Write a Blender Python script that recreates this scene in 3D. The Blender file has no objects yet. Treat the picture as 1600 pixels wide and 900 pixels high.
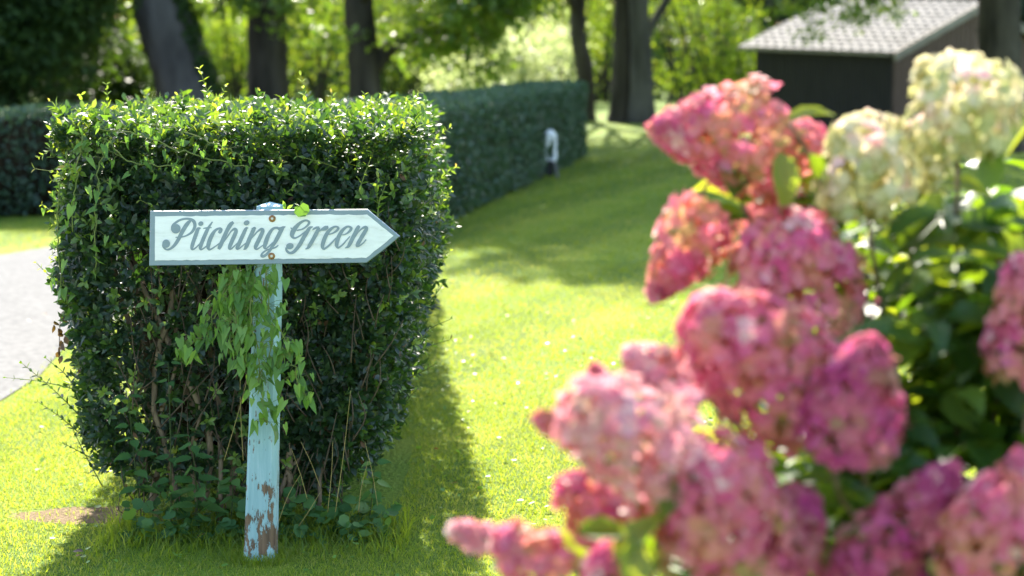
import bpy, math
import numpy as np
from mathutils import Vector, Matrix

rng = np.random.default_rng(11)
scene = bpy.context.scene
C = scene.collection
R = math.radians

# ------------------------------------------------------------------ camera
CAM_H = 1.70
FPX = 3111.0
PITCH = math.atan((450 - 70) / FPX)
cam_data = bpy.data.cameras.new("camera")
cam_data.lens = 70.0
cam_data.sensor_width = 36.0
cam_data.clip_start = 0.05
cam_data.clip_end = 2000.0
cam_data.dof.use_dof = True
cam_data.dof.focus_distance = 6.50
cam_data.dof.aperture_fstop = 2.6
cam = bpy.data.objects.new("camera", cam_data)
cam.location = (0, 0, CAM_H)
cam.rotation_euler = (math.pi / 2 - PITCH, 0, 0)
C.objects.link(cam)
scene.camera = cam

# ------------------------------------------------------------------ sky, sun, exposure
SUN_EL = R(36)
SUN_AZ = math.atan2(-0.12, 1.0)          # from +Y towards +X
world = bpy.data.worlds.new("World")
scene.world = world
world.use_nodes = True
wn = world.node_tree
bg = wn.nodes["Background"]
sky = wn.nodes.new("ShaderNodeTexSky")
sky.sky_type = 'NISHITA'
sky.sun_disc = False
sky.sun_elevation = SUN_EL
sky.sun_rotation = SUN_AZ
sky.air_density = 1.2
sky.dust_density = 1.5
wn.links.new(sky.outputs[0], bg.inputs[0])
bg.inputs[1].default_value = 0.128
sd = bpy.data.lights.new("sun", 'SUN')
sd.energy = 4.7
sd.angle = R(0.55)
sd.color = (1.0, 0.93, 0.80)
sun = bpy.data.objects.new("sun", sd)
sun_dir = Vector((math.sin(SUN_AZ) * math.cos(SUN_EL), math.cos(SUN_AZ) * math.cos(SUN_EL), math.sin(SUN_EL)))
sun.rotation_euler = (-sun_dir).to_track_quat('-Z', 'Y').to_euler()
sun.location = (-5, 30, 30)
C.objects.link(sun)
vs = scene.view_settings
vs.view_transform = 'Standard'
vs.look = 'None'
vs.gamma = 1
vs.use_curve_mapping = False
vs.exposure = 2.1
scene.cycles.use_denoising = True
scene.cycles.max_bounces = 8
scene.cycles.transmission_bounces = 6
scene.cycles.sample_clamp_indirect = 8


# ------------------------------------------------------------------ helpers
def ray(px, py):
    a = (450 - py) / FPX
    x = (px - 800) / FPX
    cp, sp = math.cos(PITCH), math.sin(PITCH)
    return np.array([x, cp + a * sp, -sp + a * cp])


def at(px, py, Y):
    """the point seen at a photo position, at distance Y in front of the camera"""
    d = ray(px, py)
    return np.array([0, 0, CAM_H]) + d * (Y / d[1])


def ground(px, py):
    d = ray(px, py)
    return np.array([0, 0, CAM_H]) + d * (-CAM_H / d[2])


def th(x, y):
    """height of the ground: it dips gently towards the shed"""
    x = np.asarray(x, float); y = np.asarray(y, float)
    a = np.clip((x - 4.6) / 2.4, 0, 1) * np.clip((y - 31) / 8.0, 0, 1)
    return -0.85 * a * a * (3 - 2 * a)


def unit(v):
    v = np.asarray(v, float)
    n = np.linalg.norm(v, axis=-1, keepdims=True)
    return v / np.maximum(n, 1e-9)


def rnd(n, s=1.0):
    return rng.normal(size=(n, 3)) * s


class Geo:
    def __init__(self):
        self.v, self.f, self.t, self.m, self.n = [], [], [], [], 0

    def add(self, verts, tris, tint=0.5, mi=0):
        verts = np.asarray(verts, float).reshape(-1, 3)
        tris = np.asarray(tris, int).reshape(-1, 3)
        self.v.append(verts)
        self.f.append(tris + self.n)
        self.n += len(verts)
        k = len(tris)
        self.t.append(np.broadcast_to(np.asarray(tint, float), (k,)).copy())
        self.m.append(np.full(k, mi, int))
        return self

    def build(self, name, mats, parent=None, smooth=True):
        v = np.concatenate(self.v); f = np.concatenate(self.f)
        t = np.concatenate(self.t); m = np.concatenate(self.m)
        me = bpy.data.meshes.new(name)
        me.vertices.add(len(v)); me.vertices.foreach_set("co", v.astype(np.float32).ravel())
        me.loops.add(len(f) * 3); me.loops.foreach_set("vertex_index", f.astype(np.int32).ravel())
        me.polygons.add(len(f)); me.polygons.foreach_set("loop_start", np.arange(0, len(f) * 3, 3, dtype=np.int32))
        me.update(calc_edges=True)
        if not isinstance(mats, (list, tuple)):
            mats = [mats]
        for mm in mats:
            me.materials.append(mm)
        me.polygons.foreach_set("material_index", m.astype(np.int32))
        me.polygons.foreach_set("use_smooth", np.full(len(f), bool(smooth)))
        at_ = me.attributes.new("tint", 'FLOAT', 'FACE')
        at_.data.foreach_set("value", t.astype(np.float32))
        me.validate()
        o = bpy.data.objects.new(name, me)
        C.objects.link(o)
        if parent is not None:
            o.parent = parent
            o.matrix_parent_inverse = Matrix.Translation(parent.location).inverted()
        return o


# leaf shapes: (across, along, lift) per vertex; triangles
def T(v, f):
    return np.array(v, float), np.array(f, int)


LEAF = T([(0, 0, 0), (-.36, .28, .07), (0, .3, 0), (.36, .28, .07), (-.42, .6, .05), (0, .64, -.02), (.42, .6, .05), (0, 1, -.08)],
         [(0, 2, 1), (0, 3, 2), (1, 2, 5), (1, 5, 4), (2, 3, 6), (2, 6, 5), (4, 5, 7), (5, 6, 7)])
DIAMOND = T([(0, 0, 0), (-.5, .45, .1), (.5, .45, .1), (0, 1, 0)], [(0, 2, 1), (1, 2, 3)])
ARROW = T([(0, 0, 0), (-.34, -.2, .06), (-.5, -.02, .07), (.34, -.2, .06), (.5, -.02, .07), (-.36, .4, .08), (0, .42, 0), (.36, .4, .08), (0, 1, -.12)],
          [(0, 2, 1), (0, 3, 4), (0, 6, 5), (0, 5, 2), (0, 4, 7), (0, 7, 6), (5, 6, 8), (6, 7, 8)])
BIG = T([(0, 0, 0), (-.4, .18, .1), (0, .2, 0), (.4, .18, .1), (-.52, .45, .13), (0, .48, -.01), (.52, .45, .13), (-.32, .75, .05), (0, .78, -.07), (.32, .75, .05), (0, 1.02, -.2)],
        [(0, 2, 1), (0, 3, 2), (1, 2, 5), (1, 5, 4), (2, 3, 6), (2, 6, 5), (4, 5, 8), (4, 8, 7), (5, 6, 9), (5, 9, 8), (7, 8, 10), (8, 9, 10)])
ROUND = T([(0, 0, .0), (-.3, -.1, .05), (-.52, .25, .08), (-.42, .65, .06), (0, .85, -.02), (.42, .65, .06), (.52, .25, .08), (.3, -.1, .05), (0, .35, -.05)],
          [(8, 0, 1)[::-1], (8, 1, 2)[::-1], (8, 2, 3)[::-1], (8, 3, 4)[::-1], (8, 4, 5)[::-1], (8, 5, 6)[::-1], (8, 6, 7)[::-1], (8, 7, 0)[::-1]])


def nettle_tpl():
    v = [(0, 0, 0)]; f = []
    K = 7
    prof = [.30, .44, .46, .40, .31, .2, .1]
    rows = []
    for i in range(K):
        y = .06 + .9 * i / K
        w = prof[i]
        a = len(v)
        v += [(-w, y, .07), (-w * .72, y + .09, .05), (0, y + .03, 0), (w * .72, y + .09, .05), (w, y, .07)]
        rows.append(a)
    v.append((0, 1.0, -.15)); tip = len(v) - 1
    a = rows[0]
    f += [(0, a + 2, a), (0, a + 4, a + 2)]
    for i in range(K):
        a = rows[i]
        f += [(a, a + 2, a + 1), (a + 2, a + 4, a + 3)]
        if i < K - 1:
            b = rows[i + 1]
            f += [(a + 1, a + 2, b + 2), (a + 1, b + 2, b), (a + 2, a + 3, b + 2), (a + 3, b + 4, b + 2)]
        else:
            f += [(a + 1, a + 2, tip), (a + 2, a + 3, tip)]
    return T(v, f)


NETTLE = nettle_tpl()


def add_leaves(g, tpl, P, D, N, L, W, tint, mi=0):
    P = np.asarray(P, float).reshape(-1, 3); n = len(P)
    if n == 0:
        return
    D = unit(np.broadcast_to(D, (n, 3))); N = np.broadcast_to(N, (n, 3))
    N = unit(N - D * np.sum(N * D, 1, keepdims=True) + 1e-6)
    S = np.cross(D, N)
    L = np.broadcast_to(L, (n,))[:, None, None]; W = np.broadcast_to(W, (n,))[:, None, None]
    tv, tf = tpl
    V = P[:, None, :] + D[:, None, :] * L * tv[None, :, 1:2] + S[:, None, :] * W * tv[None, :, 0:1] + N[:, None, :] * L * tv[None, :, 2:3]
    k = len(tv)
    F = (tf[None] + (np.arange(n) * k)[:, None, None]).reshape(-1, 3)
    t = np.repeat(np.broadcast_to(tint, (n,)), len(tf))
    g.add(V.reshape(-1, 3), F, t, mi)


def smooth_path(pts, k=6):
    pts = np.asarray(pts, float)
    if len(pts) < 3:
        return np.array([pts[0] + (pts[-1] - pts[0]) * t for t in np.linspace(0, 1, k + 1)])
    P = np.vstack([2 * pts[0] - pts[1], pts, 2 * pts[-1] - pts[-2]])
    out = []
    for i in range(1, len(P) - 2):
        p0, p1, p2, p3 = P[i - 1], P[i], P[i + 1], P[i + 2]
        for t in np.arange(k) / k:
            out.append(.5 * (2 * p1 + (p2 - p0) * t + (2 * p0 - 5 * p1 + 4 * p2 - p3) * t * t + (3 * p1 - p0 - 3 * p2 + p3) * t ** 3))
    out.append(P[-2])
    return np.array(out)


def add_tube(g, pts, rad, sides=6, tint=.5, mi=0, rough=0.0, cap=True):
    pts = np.asarray(pts, float); n = len(pts)
    rad = np.broadcast_to(rad, (n,)) if np.ndim(rad) else np.full(n, rad)
    d = unit(np.gradient(pts, axis=0))
    up = np.array([0.0, 0, 1]) if abs(d[0][2]) < .8 else np.array([1.0, 0, 0])
    V = []
    for i in range(n):
        a = np.cross(d[i], up); a = a / max(np.linalg.norm(a), 1e-6)
        b = np.cross(d[i], a)
        up = np.cross(a, d[i])
        ang = np.linspace(0, 2 * math.pi, sides, endpoint=False)
        rr = rad[i] * (1 + rough * rng.normal(size=sides))
        V.append(pts[i] + (np.cos(ang) * rr)[:, None] * a + (np.sin(ang) * rr)[:, None] * b)
    V = np.concatenate(V)
    F = []
    for i in range(n - 1):
        for j in range(sides):
            a0 = i * sides + j; a1 = i * sides + (j + 1) % sides
            F += [(a0, a1, a1 + sides), (a0, a1 + sides, a0 + sides)]
    if cap:
        V = np.vstack([V, pts[0], pts[-1]])
        for j in range(sides):
            F.append((n * sides, (j + 1) % sides, j))
            F.append((n * sides + 1, (n - 1) * sides + j, (n - 1) * sides + (j + 1) % sides))
    g.add(V, F, tint, mi)


def add_box(g, p, size, tint=.5, mi=0, M=None):
    x, y, z = np.array(size) / 2
    v = np.array([(-x, -y, -z), (x, -y, -z), (x, y, -z), (-x, y, -z), (-x, -y, z), (x, -y, z), (x, y, z), (-x, y, z)])
    if M is not None:
        v = v @ np.asarray(M).T
    q = [(0, 3, 2, 1), (4, 5, 6, 7), (0, 1, 5, 4), (1, 2, 6, 5), (2, 3, 7, 6), (3, 0, 4, 7)]
    f = []
    for a, b, c, d in q:
        f += [(a, b, c), (a, c, d)]
    g.add(v + np.asarray(p), f, tint, mi)


def prop(o, label=None, cat=None, group=None, kind=None):
    if label: o["label"] = label
    if cat: o["category"] = cat
    if group: o["group"] = group
    if kind: o["kind"] = kind
    return o


def thing(name, loc, label, cat, group=None):
    o = bpy.data.objects.new(name, None)
    o.empty_display_size = .1
    o.location = [float(a) for a in loc]
    C.objects.link(o)
    return prop(o, label, cat, group)


# ------------------------------------------------------------------ materials
def new_mat(name):
    m = bpy.data.materials.new(name)
    m.use_nodes = True
    nt = m.node_tree
    return m, nt, nt.nodes["Principled BSDF"], nt.nodes["Material Output"]


def ramp(nt, stops, src=None):
    r = nt.nodes.new("ShaderNodeValToRGB")
    el = r.color_ramp.elements
    while len(el) > 1:
        el.remove(el[-1])
    for i, (p, c) in enumerate(stops):
        e = el[0] if i == 0 else el.new(p)
        e.position = p
        e.color = (c[0], c[1], c[2], 1)
    if src is not None:
        nt.links.new(src, r.inputs[0])
    return r


def leaf_mat(name, stops, tstops=None, trans=.42, rough=.38, spec=.5):
    m, nt, p, out = new_mat(name)
    a = nt.nodes.new("ShaderNodeAttribute"); a.attribute_name = "tint"
    r1 = ramp(nt, stops, a.outputs["Fac"])
    nt.links.new(r1.outputs[0], p.inputs["Base Color"])
    p.inputs["Roughness"].default_value = rough
    p.inputs["Specular IOR Level"].default_value = spec
    tr = nt.nodes.new("ShaderNodeBsdfTranslucent")
    if tstops is None:
        tstops = [(q, (min(1, c[0] * 1.9 + .02), min(1, c[1] * 1.75 + .03), c[2] * .7)) for q, c in stops]
    r2 = ramp(nt, tstops, a.outputs["Fac"])
    nt.links.new(r2.outputs[0], tr.inputs["Color"])
    mx = nt.nodes.new("ShaderNodeMixShader")
    mx.inputs[0].default_value = trans
    nt.links.new(p.outputs[0], mx.inputs[1]); nt.links.new(tr.outputs[0], mx.inputs[2])
    nt.links.new(mx.outputs[0], out.inputs["Surface"])
    return m


def noise_mat(name, stops, scale=5, stretch=(1, 1, 1), detail=6, rough=.85, bump=.3, dist=.02, spec=.3, coord="Object"):
    m, nt, p, out = new_mat(name)
    tc = nt.nodes.new("ShaderNodeTexCoord")
    mp = nt.nodes.new("ShaderNodeMapping"); mp.inputs["Scale"].default_value = stretch
    nt.links.new(tc.outputs[coord], mp.inputs[0])
    nz = nt.nodes.new("ShaderNodeTexNoise"); nz.inputs["Scale"].default_value = scale; nz.inputs["Detail"].default_value = detail
    nt.links.new(mp.outputs[0], nz.inputs["Vector"])
    r = ramp(nt, stops, nz.outputs["Fac"])
    nt.links.new(r.outputs[0], p.inputs["Base Color"])
    p.inputs["Roughness"].default_value = rough
    p.inputs["Specular IOR Level"].default_value = spec
    if bump:
        b = nt.nodes.new("ShaderNodeBump"); b.inputs["Strength"].default_value = bump; b.inputs["Distance"].default_value = dist
        nt.links.new(nz.outputs["Fac"], b.inputs["Height"]); nt.links.new(b.outputs[0], p.inputs["Normal"])
    return m


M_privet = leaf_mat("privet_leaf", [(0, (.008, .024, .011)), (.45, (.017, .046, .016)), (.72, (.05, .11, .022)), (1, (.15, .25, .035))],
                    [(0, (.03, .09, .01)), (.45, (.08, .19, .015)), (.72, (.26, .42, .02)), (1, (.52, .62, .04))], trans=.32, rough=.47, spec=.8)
M_shoot = leaf_mat("young_shoot_leaf", [(0, (.08, .17, .025)), (.7, (.17, .28, .035)), (1, (.26, .22, .05))],
                   [(0, (.3, .5, .03)), (.7, (.5, .65, .05)), (1, (.65, .4, .1))], trans=.45, rough=.35)
M_bind = leaf_mat("bindweed_leaf", [(0, (.06, .14, .025)), (.6, (.12, .24, .04)), (1, (.2, .33, .08))], trans=.38, rough=.45, spec=.4)
M_nettle = leaf_mat("nettle_leaf", [(0, (.04, .11, .035)), (.6, (.075, .17, .05)), (1, (.16, .24, .04))], trans=.35, rough=.55, spec=.3)
M_clip = leaf_mat("clipped_hedge_leaf", [(0, (.03, .065, .042)), (.6, (.05, .105, .065)), (1, (.09, .16, .08))], trans=.3, rough=.42, spec=.5)
M_darkleaf = leaf_mat("dark_tree_leaf", [(0, (.018, .04, .012)), (.6, (.03, .065, .016)), (1, (.08, .13, .02))], trans=.34, rough=.55, spec=.2)
M_treeleaf = leaf_mat("tree_leaf", [(0, (.03, .07, .015)), (.6, (.055, .11, .02)), (1, (.12, .18, .03))],
                      [(0, (.15, .28, .02)), (.6, (.28, .42, .03)), (1, (.5, .55, .05))], trans=.45, rough=.4)
M_litleaf = leaf_mat("shrub_leaf", [(0, (.035, .075, .012)), (.6, (.07, .13, .018)), (1, (.14, .2, .03))],
                     [(0, (.09, .18, .01)), (.6, (.25, .37, .012)), (1, (.48, .54, .03))], trans=.5, rough=.62, spec=.1)
M_pale = leaf_mat("pale_leaf", [(0, (.09, .13, .06)), (.6, (.16, .2, .1)), (1, (.25, .28, .15))],
                  [(0, (.4, .52, .15)), (.6, (.58, .66, .26)), (1, (.75, .78, .4))], trans=.5, rough=.5, spec=.4)
M_farleaf = leaf_mat("far_leaf", [(0, (.016, .04, .028)), (.6, (.03, .062, .036)), (1, (.07, .11, .045))], trans=.2, rough=.6, spec=.2)
M_hyleaf = leaf_mat("hydrangea_leaf", [(0, (.018, .05, .016)), (.6, (.035, .085, .02)), (1, (.10, .17, .03))],
                    [(0, (.12, .27, .01)), (.6, (.30, .46, .012)), (1, (.6, .66, .03))], trans=.4, rough=.48, spec=.45)
M_grass = leaf_mat("grass_blade", [(0, (.055, .11, .018)), (.6, (.1, .17, .025)), (1, (.22, .24, .06))],
                   [(0, (.25, .38, .012)), (.6, (.46, .55, .02)), (1, (.66, .62, .12))], trans=.5, rough=.5, spec=.35)
M_straw = noise_mat("dry_straw", [(0, (.3, .22, .07)), (1, (.5, .4, .14))], scale=20, bump=0)
M_deadleaf = leaf_mat("dead_leaf", [(0, (.05, .025, .015)), (1, (.16, .08, .035))], trans=.25, rough=.6)
M_twig = noise_mat("twig_bark", [(.3, (.11, .075, .048)), (.7, (.30, .22, .145))], scale=30, stretch=(1, 1, .3), bump=.5)
M_thintwig = noise_mat("thin_twig_bark", [(.3, (.045, .03, .02)), (.7, (.14, .1, .065))], scale=30, stretch=(1, 1, .3), bump=0)
M_inner = noise_mat("light_block_core", [(.3, (.012, .01, .007)), (.7, (.04, .03, .018))], scale=25, stretch=(1, 1, .2), bump=1, rough=1, spec=0)  # dark twig tone for the added solid hedge cores
M_stem = noise_mat("green_stem", [(.3, (.1, .15, .03)), (.7, (.2, .22, .06))], scale=20, bump=0)
M_darkstem = noise_mat("dark_green_stem", [(.3, (.035, .06, .02)), (.7, (.07, .1, .03))], scale=20, bump=0)
M_bark = noise_mat("tree_bark", [(.3, (.02, .018, .016)), (.7, (.075, .066, .058))], scale=3.5, stretch=(1, 1, .22), detail=8, bump=1, dist=.08, rough=.95, spec=.1)
M_greybark = noise_mat("grey_bark", [(.3, (.045, .043, .043)), (.7, (.12, .116, .115))], scale=3, stretch=(1, 1, .25), detail=8, bump=1, dist=.08, rough=.95, spec=.1)


M_midbark = noise_mat("mid_grey_bark", [(.3, (.03, .029, .029)), (.7, (.1, .096, .095))], scale=3, stretch=(1, 1, .25), detail=8, bump=1, dist=.08, rough=.95, spec=.1)


def lawn_material():
    m, nt, p, out = new_mat("lawn_turf")
    tc = nt.nodes.new("ShaderNodeTexCoord")
    n1 = nt.nodes.new("ShaderNodeTexNoise"); n1.inputs["Scale"].default_value = 60; n1.inputs["Detail"].default_value = 8
    n2 = nt.nodes.new("ShaderNodeTexNoise"); n2.inputs["Scale"].default_value = 1.1; n2.inputs["Detail"].default_value = 5
    nt.links.new(tc.outputs["Object"], n1.inputs[0]); nt.links.new(tc.outputs["Object"], n2.inputs[0])
    r1 = ramp(nt, [(.3, (.075, .125, .012)), (.6, (.16, .23, .022)), (.8, (.24, .27, .05))], n1.outputs[0])
    r2 = ramp(nt, [(.35, (.72, .85, .8)), (.65, (1.15, 1.05, 1.0))], n2.outputs[0])
    mu = nt.nodes.new("ShaderNodeMixRGB"); mu.blend_type = 'MULTIPLY'; mu.inputs[0].default_value = 1
    nt.links.new(r1.outputs[0], mu.inputs[1]); nt.links.new(r2.outputs[0], mu.inputs[2])
    # mowing stripes
    mp = nt.nodes.new("ShaderNodeMapping"); mp.inputs["Rotation"].default_value = (0, 0, R(17)); mp.inputs["Scale"].default_value = (.27, .27, .27)
    nt.links.new(tc.outputs["Object"], mp.inputs[0])
    wv = nt.nodes.new("ShaderNodeTexWave"); wv.inputs["Scale"].default_value = 1.0; wv.inputs["Distortion"].default_value = 1.2; wv.inputs["Detail Scale"].default_value = .25
    nt.links.new(mp.outputs[0], wv.inputs[0])
    r3 = ramp(nt, [(.40, (.72, .80, .76)), (.60, (1.18, 1.12, 1.18))], wv.outputs["Fac"])
    mu2 = nt.nodes.new("ShaderNodeMixRGB"); mu2.blend_type = 'MULTIPLY'; mu2.inputs[0].default_value = 1
    nt.links.new(mu.outputs[0], mu2.inputs[1]); nt.links.new(r3.outputs[0], mu2.inputs[2])
    # worn patch of bare earth by the hedge foot
    vm = nt.nodes.new("ShaderNodeVectorMath"); vm.operation = 'SUBTRACT'
    b = ground(160, 805)
    vm.inputs[1].default_value = tuple(b)
    nt.links.new(tc.outputs["Object"], vm.inputs[0])
    vs_ = nt.nodes.new("ShaderNodeVectorMath"); vs_.operation = 'MULTIPLY'; vs_.inputs[1].default_value = (2.6, 6.5, 1)
    nt.links.new(vm.outputs[0], vs_.inputs[0])
    ln = nt.nodes.new("ShaderNodeVectorMath"); ln.operation = 'LENGTH'
    nt.links.new(vs_.outputs[0], ln.inputs[0])
    n3 = nt.nodes.new("ShaderNodeTexNoise"); n3.inputs["Scale"].default_value = 9; n3.inputs["Detail"].default_value = 6
    nt.links.new(tc.outputs["Object"], n3.inputs[0])
    ma = nt.nodes.new("ShaderNodeMath"); ma.operation = 'ADD'
    nt.links.new(ln.outputs["Value"], ma.inputs[0]); nt.links.new(n3.outputs[0], ma.inputs[1])
    r4 = ramp(nt, [(.95, (1, 1, 1)), (1.0, (0, 0, 0))])
    mm = nt.nodes.new("ShaderNodeMath"); mm.operation = 'MULTIPLY'; mm.inputs[1].default_value = .72
    nt.links.new(ma.outputs[0], mm.inputs[0]); nt.links.new(mm.outputs[0], r4.inputs[0])
    mx = nt.nodes.new("ShaderNodeMixRGB"); mx.inputs[2].default_value = (.17, .115, .06, 1)
    nt.links.new(r4.outputs[0], mx.inputs[0]); nt.links.new(mu2.outputs[0], mx.inputs[1])
    nt.links.new(mx.outputs[0], p.inputs["Base Color"])
    p.inputs["Roughness"].default_value = .9
    p.inputs["Specular IOR Level"].default_value = .15
    bp = nt.nodes.new("ShaderNodeBump"); bp.inputs["Strength"].default_value = .7; bp.inputs["Distance"].default_value = .03
    nt.links.new(n1.outputs[0], bp.inputs["Height"]); nt.links.new(bp.outputs[0], p.inputs["Normal"])
    return m


# ------------------------------------------------------------------ setting: lawn and road
def grid(xs, ys, zf):
    X, Y = np.meshgrid(xs, ys)
    V = np.stack([X, Y, zf(X, Y)], -1).reshape(-1, 3)
    nx = len(xs); F = []
    for j in range(len(ys) - 1):
        for i in range(nx - 1):
            a = j * nx + i
            F += [(a, a + 1, a + nx + 1), (a, a + nx + 1, a + nx)]
    return V, F


g = Geo()
xs = np.concatenate([[-900, -300, -100, -40], np.linspace(-20, 30, 60), [50, 100, 300, 900]])
ys = np.concatenate([[-300, -60, -10], np.linspace(0, 70, 80), [90, 130, 300, 1500]])
g.add(*grid(xs, ys, lambda x, y: th(x, y)))
prop(g.build("lawn", lawn_material()), kind="structure")

M_road = noise_mat("pale_asphalt", [(.25, (.125, .125, .124)), (.75, (.215, .213, .21))], scale=22, detail=12, bump=.3, dist=.006, rough=1.0, spec=.04)
near = smooth_path([(-2.0, -4), (-2.25, 3), (-2.42, 9.2), (-2.5, 10.8), (-2.45, 13), (-2.1, 18), (-1.6, 24), (-2.6, 31), (-9, 37), (-20, 40)], 6)
far_ = smooth_path([(-7.8, -4), (-7.2, 4), (-6.0, 11), (-4.75, 14.8), (-4.05, 16.3), (-3.75, 18), (-3.5, 22), (-3.6, 25), (-5, 29), (-9.5, 32), (-20, 35)], 6)
ts = np.linspace(0, 1, 60)
def resamp(p):
    s = np.concatenate([[0], np.cumsum(np.linalg.norm(np.diff(p, axis=0), axis=1))]); s /= s[-1]
    return np.stack([np.interp(ts, s, p[:, 0]), np.interp(ts, s, p[:, 1])], 1)
na, fa = resamp(near), resamp(far_)
V = []; F = []
W_ = 7
for i in range(60):
    for k in range(W_):
        q = na[i] + (fa[i] - na[i]) * k / (W_ - 1)
        jig = rng.normal() * .03 if k in (0, W_ - 1) else 0
        V.append((q[0] + jig, q[1], .006 + .03 * math.sin(math.pi * k / (W_ - 1))))
for i in range(59):
    for k in range(W_ - 1):
        a = i * W_ + k
        F += [(a, a + W_ + 1, a + 1), (a, a + W_, a + W_ + 1)]
g = Geo(); g.add(V, F)
prop(g.build("road", M_road), kind="structure")


def near_edge_x(y):
    return np.interp(y, na[:, 1], na[:, 0])


def far_edge_x(y):
    return np.interp(y, fa[:, 1], fa[:, 0])


# ------------------------------------------------------------------ hedges
def super_surface(n, k=9, faces=None):
    """points on a rounded cube [-1,1]^3 with outward normals; faces = weights (front, back, left, right, top)"""
    w = np.array(faces, float); w /= w.sum()
    which = rng.choice(5, n, p=w)
    p = rng.uniform(-1, 1, (n, 3))
    p[which == 0, 1] = -1; p[which == 1, 1] = 1; p[which == 2, 0] = -1; p[which == 3, 0] = 1; p[which == 4, 2] = 1
    nn = (np.abs(p) ** k).sum(1, keepdims=True) ** (1 / k)
    q = p / nn
    nrm = np.sign(q) * np.abs(q) ** (k - 1)
    return q, unit(nrm)


def lump(p, amp, s):
    return amp * (np.sin(p[:, 0] * s * 1.7 + 1.3) * np.sin(p[:, 1] * s * 1.1 + .4) + np.sin(p[:, 2] * s * 2.1 + p[:, 0] * s) * .8 + .5 * np.sin(p[:, 0] * s * 4.3) * np.sin(p[:, 2] * s * 3.7 + 2))


HB_H, HB_D, HB_Y = 1.40, 8.0, 6.78
hs = np.array([0, .3, .53, .73, .9, 1.22, 1.45])
hl = np.array([-1.42, -1.56, -1.61, -1.62, -1.64, -1.64, -1.59])
hr = np.array([-.54, -.43, -.36, -.32, -.30, -.275, -.32])


def block_map(q):
    z = (q[:, 2] + 1) / 2 * HB_H
    xl = np.interp(z, hs, hl); xr = np.interp(z, hs, hr)
    x = xl + (xr - xl) * (q[:, 0] + 1) / 2
    y = HB_Y + .14 * (1 - z / HB_H) + (q[:, 1] + 1) / 2 * HB_D
    d = y - HB_Y
    x = x - .02 * d - .07 * np.clip(d - 2.4, 0, 3)
    z = z * (1 - .028 * np.clip(d - 1.3, 0, 9))
    return np.stack([x, y, z], 1)


hedge = thing("privet_hedge", (-.95, 8.0, 0), "square clipped privet hedge with sunlit yellow green top standing behind the arrow sign", "hedge")


def sprigs(g, base, axis, tint, nl=4, step=.014, L=(.026, .046), ratio=.45, tpl=LEAF, mi=0):
    """opposite leaf pairs along a short twig"""
    n = len(base)
    axis = unit(axis)
    ref = unit(rnd(n))
    a = unit(np.cross(axis, ref)); b = np.cross(axis, a)
    for i in range(nl):
        for s in (1, -1):
            side = (a if i % 2 == 0 else b) * s
            d = unit(side * (1.0 - .12 * i) + axis * (.45 + .15 * i) + rnd(n, .22))
            p = base + axis * step * (i + rng.uniform(-.2, .2, (n, 1)))
            nr = unit(axis * .8 - side * .3 + rnd(n, .25))
            l = rng.uniform(*L, n)
            add_leaves(g, tpl, p, d, nr, l, l * ratio * rng.uniform(.8, 1.15, n) * 1.15, np.clip(tint + rng.normal(size=n) * .09, 0, 1), mi)


g = Geo()
ns = 12000
q, nr = super_surface(ns, 9, (4.0, .2, 1.6, 2.6, 2.6))
p = block_map(q)
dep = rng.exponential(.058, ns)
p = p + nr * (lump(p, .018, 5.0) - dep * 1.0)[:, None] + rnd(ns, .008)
# thinner lower left of the front, where the branches show
front = nr[:, 1] < -.6
thin = front & (p[:, 0] > -1.40) & (p[:, 0] < -.80) & (p[:, 2] > .12) & (p[:, 2] < 1.0)
keep = ~(thin & (rng.random(ns) < .56))
keep &= ~(front & (p[:, 2] < .16) & (rng.random(ns) < .7))
p, nr, dep = p[keep], nr[keep], dep[keep]
n = len(p)
axis = nr * .9 + np.array([0, 0, .55]) + rnd(n, .45)
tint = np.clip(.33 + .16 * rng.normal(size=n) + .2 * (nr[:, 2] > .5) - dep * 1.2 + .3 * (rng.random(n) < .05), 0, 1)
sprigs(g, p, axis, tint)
# fresh pale rosettes poking from the face
nb = 170
q, nr = super_surface(nb, 9, (5, 0, 1, 2, 1))
p = block_map(q) + nr * .02
sprigs(g, p, nr + np.array([0, -.1, .35]) + rnd(nb, .2), rng.uniform(.78, 1, nb), nl=3, step=.008, L=(.026, .038), ratio=.42)
# dense leafy filling in the crown top
nt_ = 4200
yt = HB_Y + .02 + HB_D * rng.random(nt_) ** 1.8
p = np.stack([rng.uniform(-1.58, -.30, nt_) - .02 * (yt - HB_Y) - .07 * np.clip(yt - HB_Y - 2.4, 0, 3), yt, HB_H - .02 + rng.normal(size=nt_) * .028 + .022 * rng.random(nt_)], 1)
p[:, 2] *= 1 - .028 * np.clip(yt - HB_Y - 1.3, 0, 9)
p[:, 2] += .02 * np.sin(p[:, 0] * 9) * np.sin(p[:, 1] * 7) - .05 * np.clip((HB_Y + .1 - p[:, 1]) / .1, 0, 1)
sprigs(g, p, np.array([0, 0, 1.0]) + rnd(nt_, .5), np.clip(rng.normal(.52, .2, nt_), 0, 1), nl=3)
g.build("foliage", M_privet, hedge)

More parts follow.
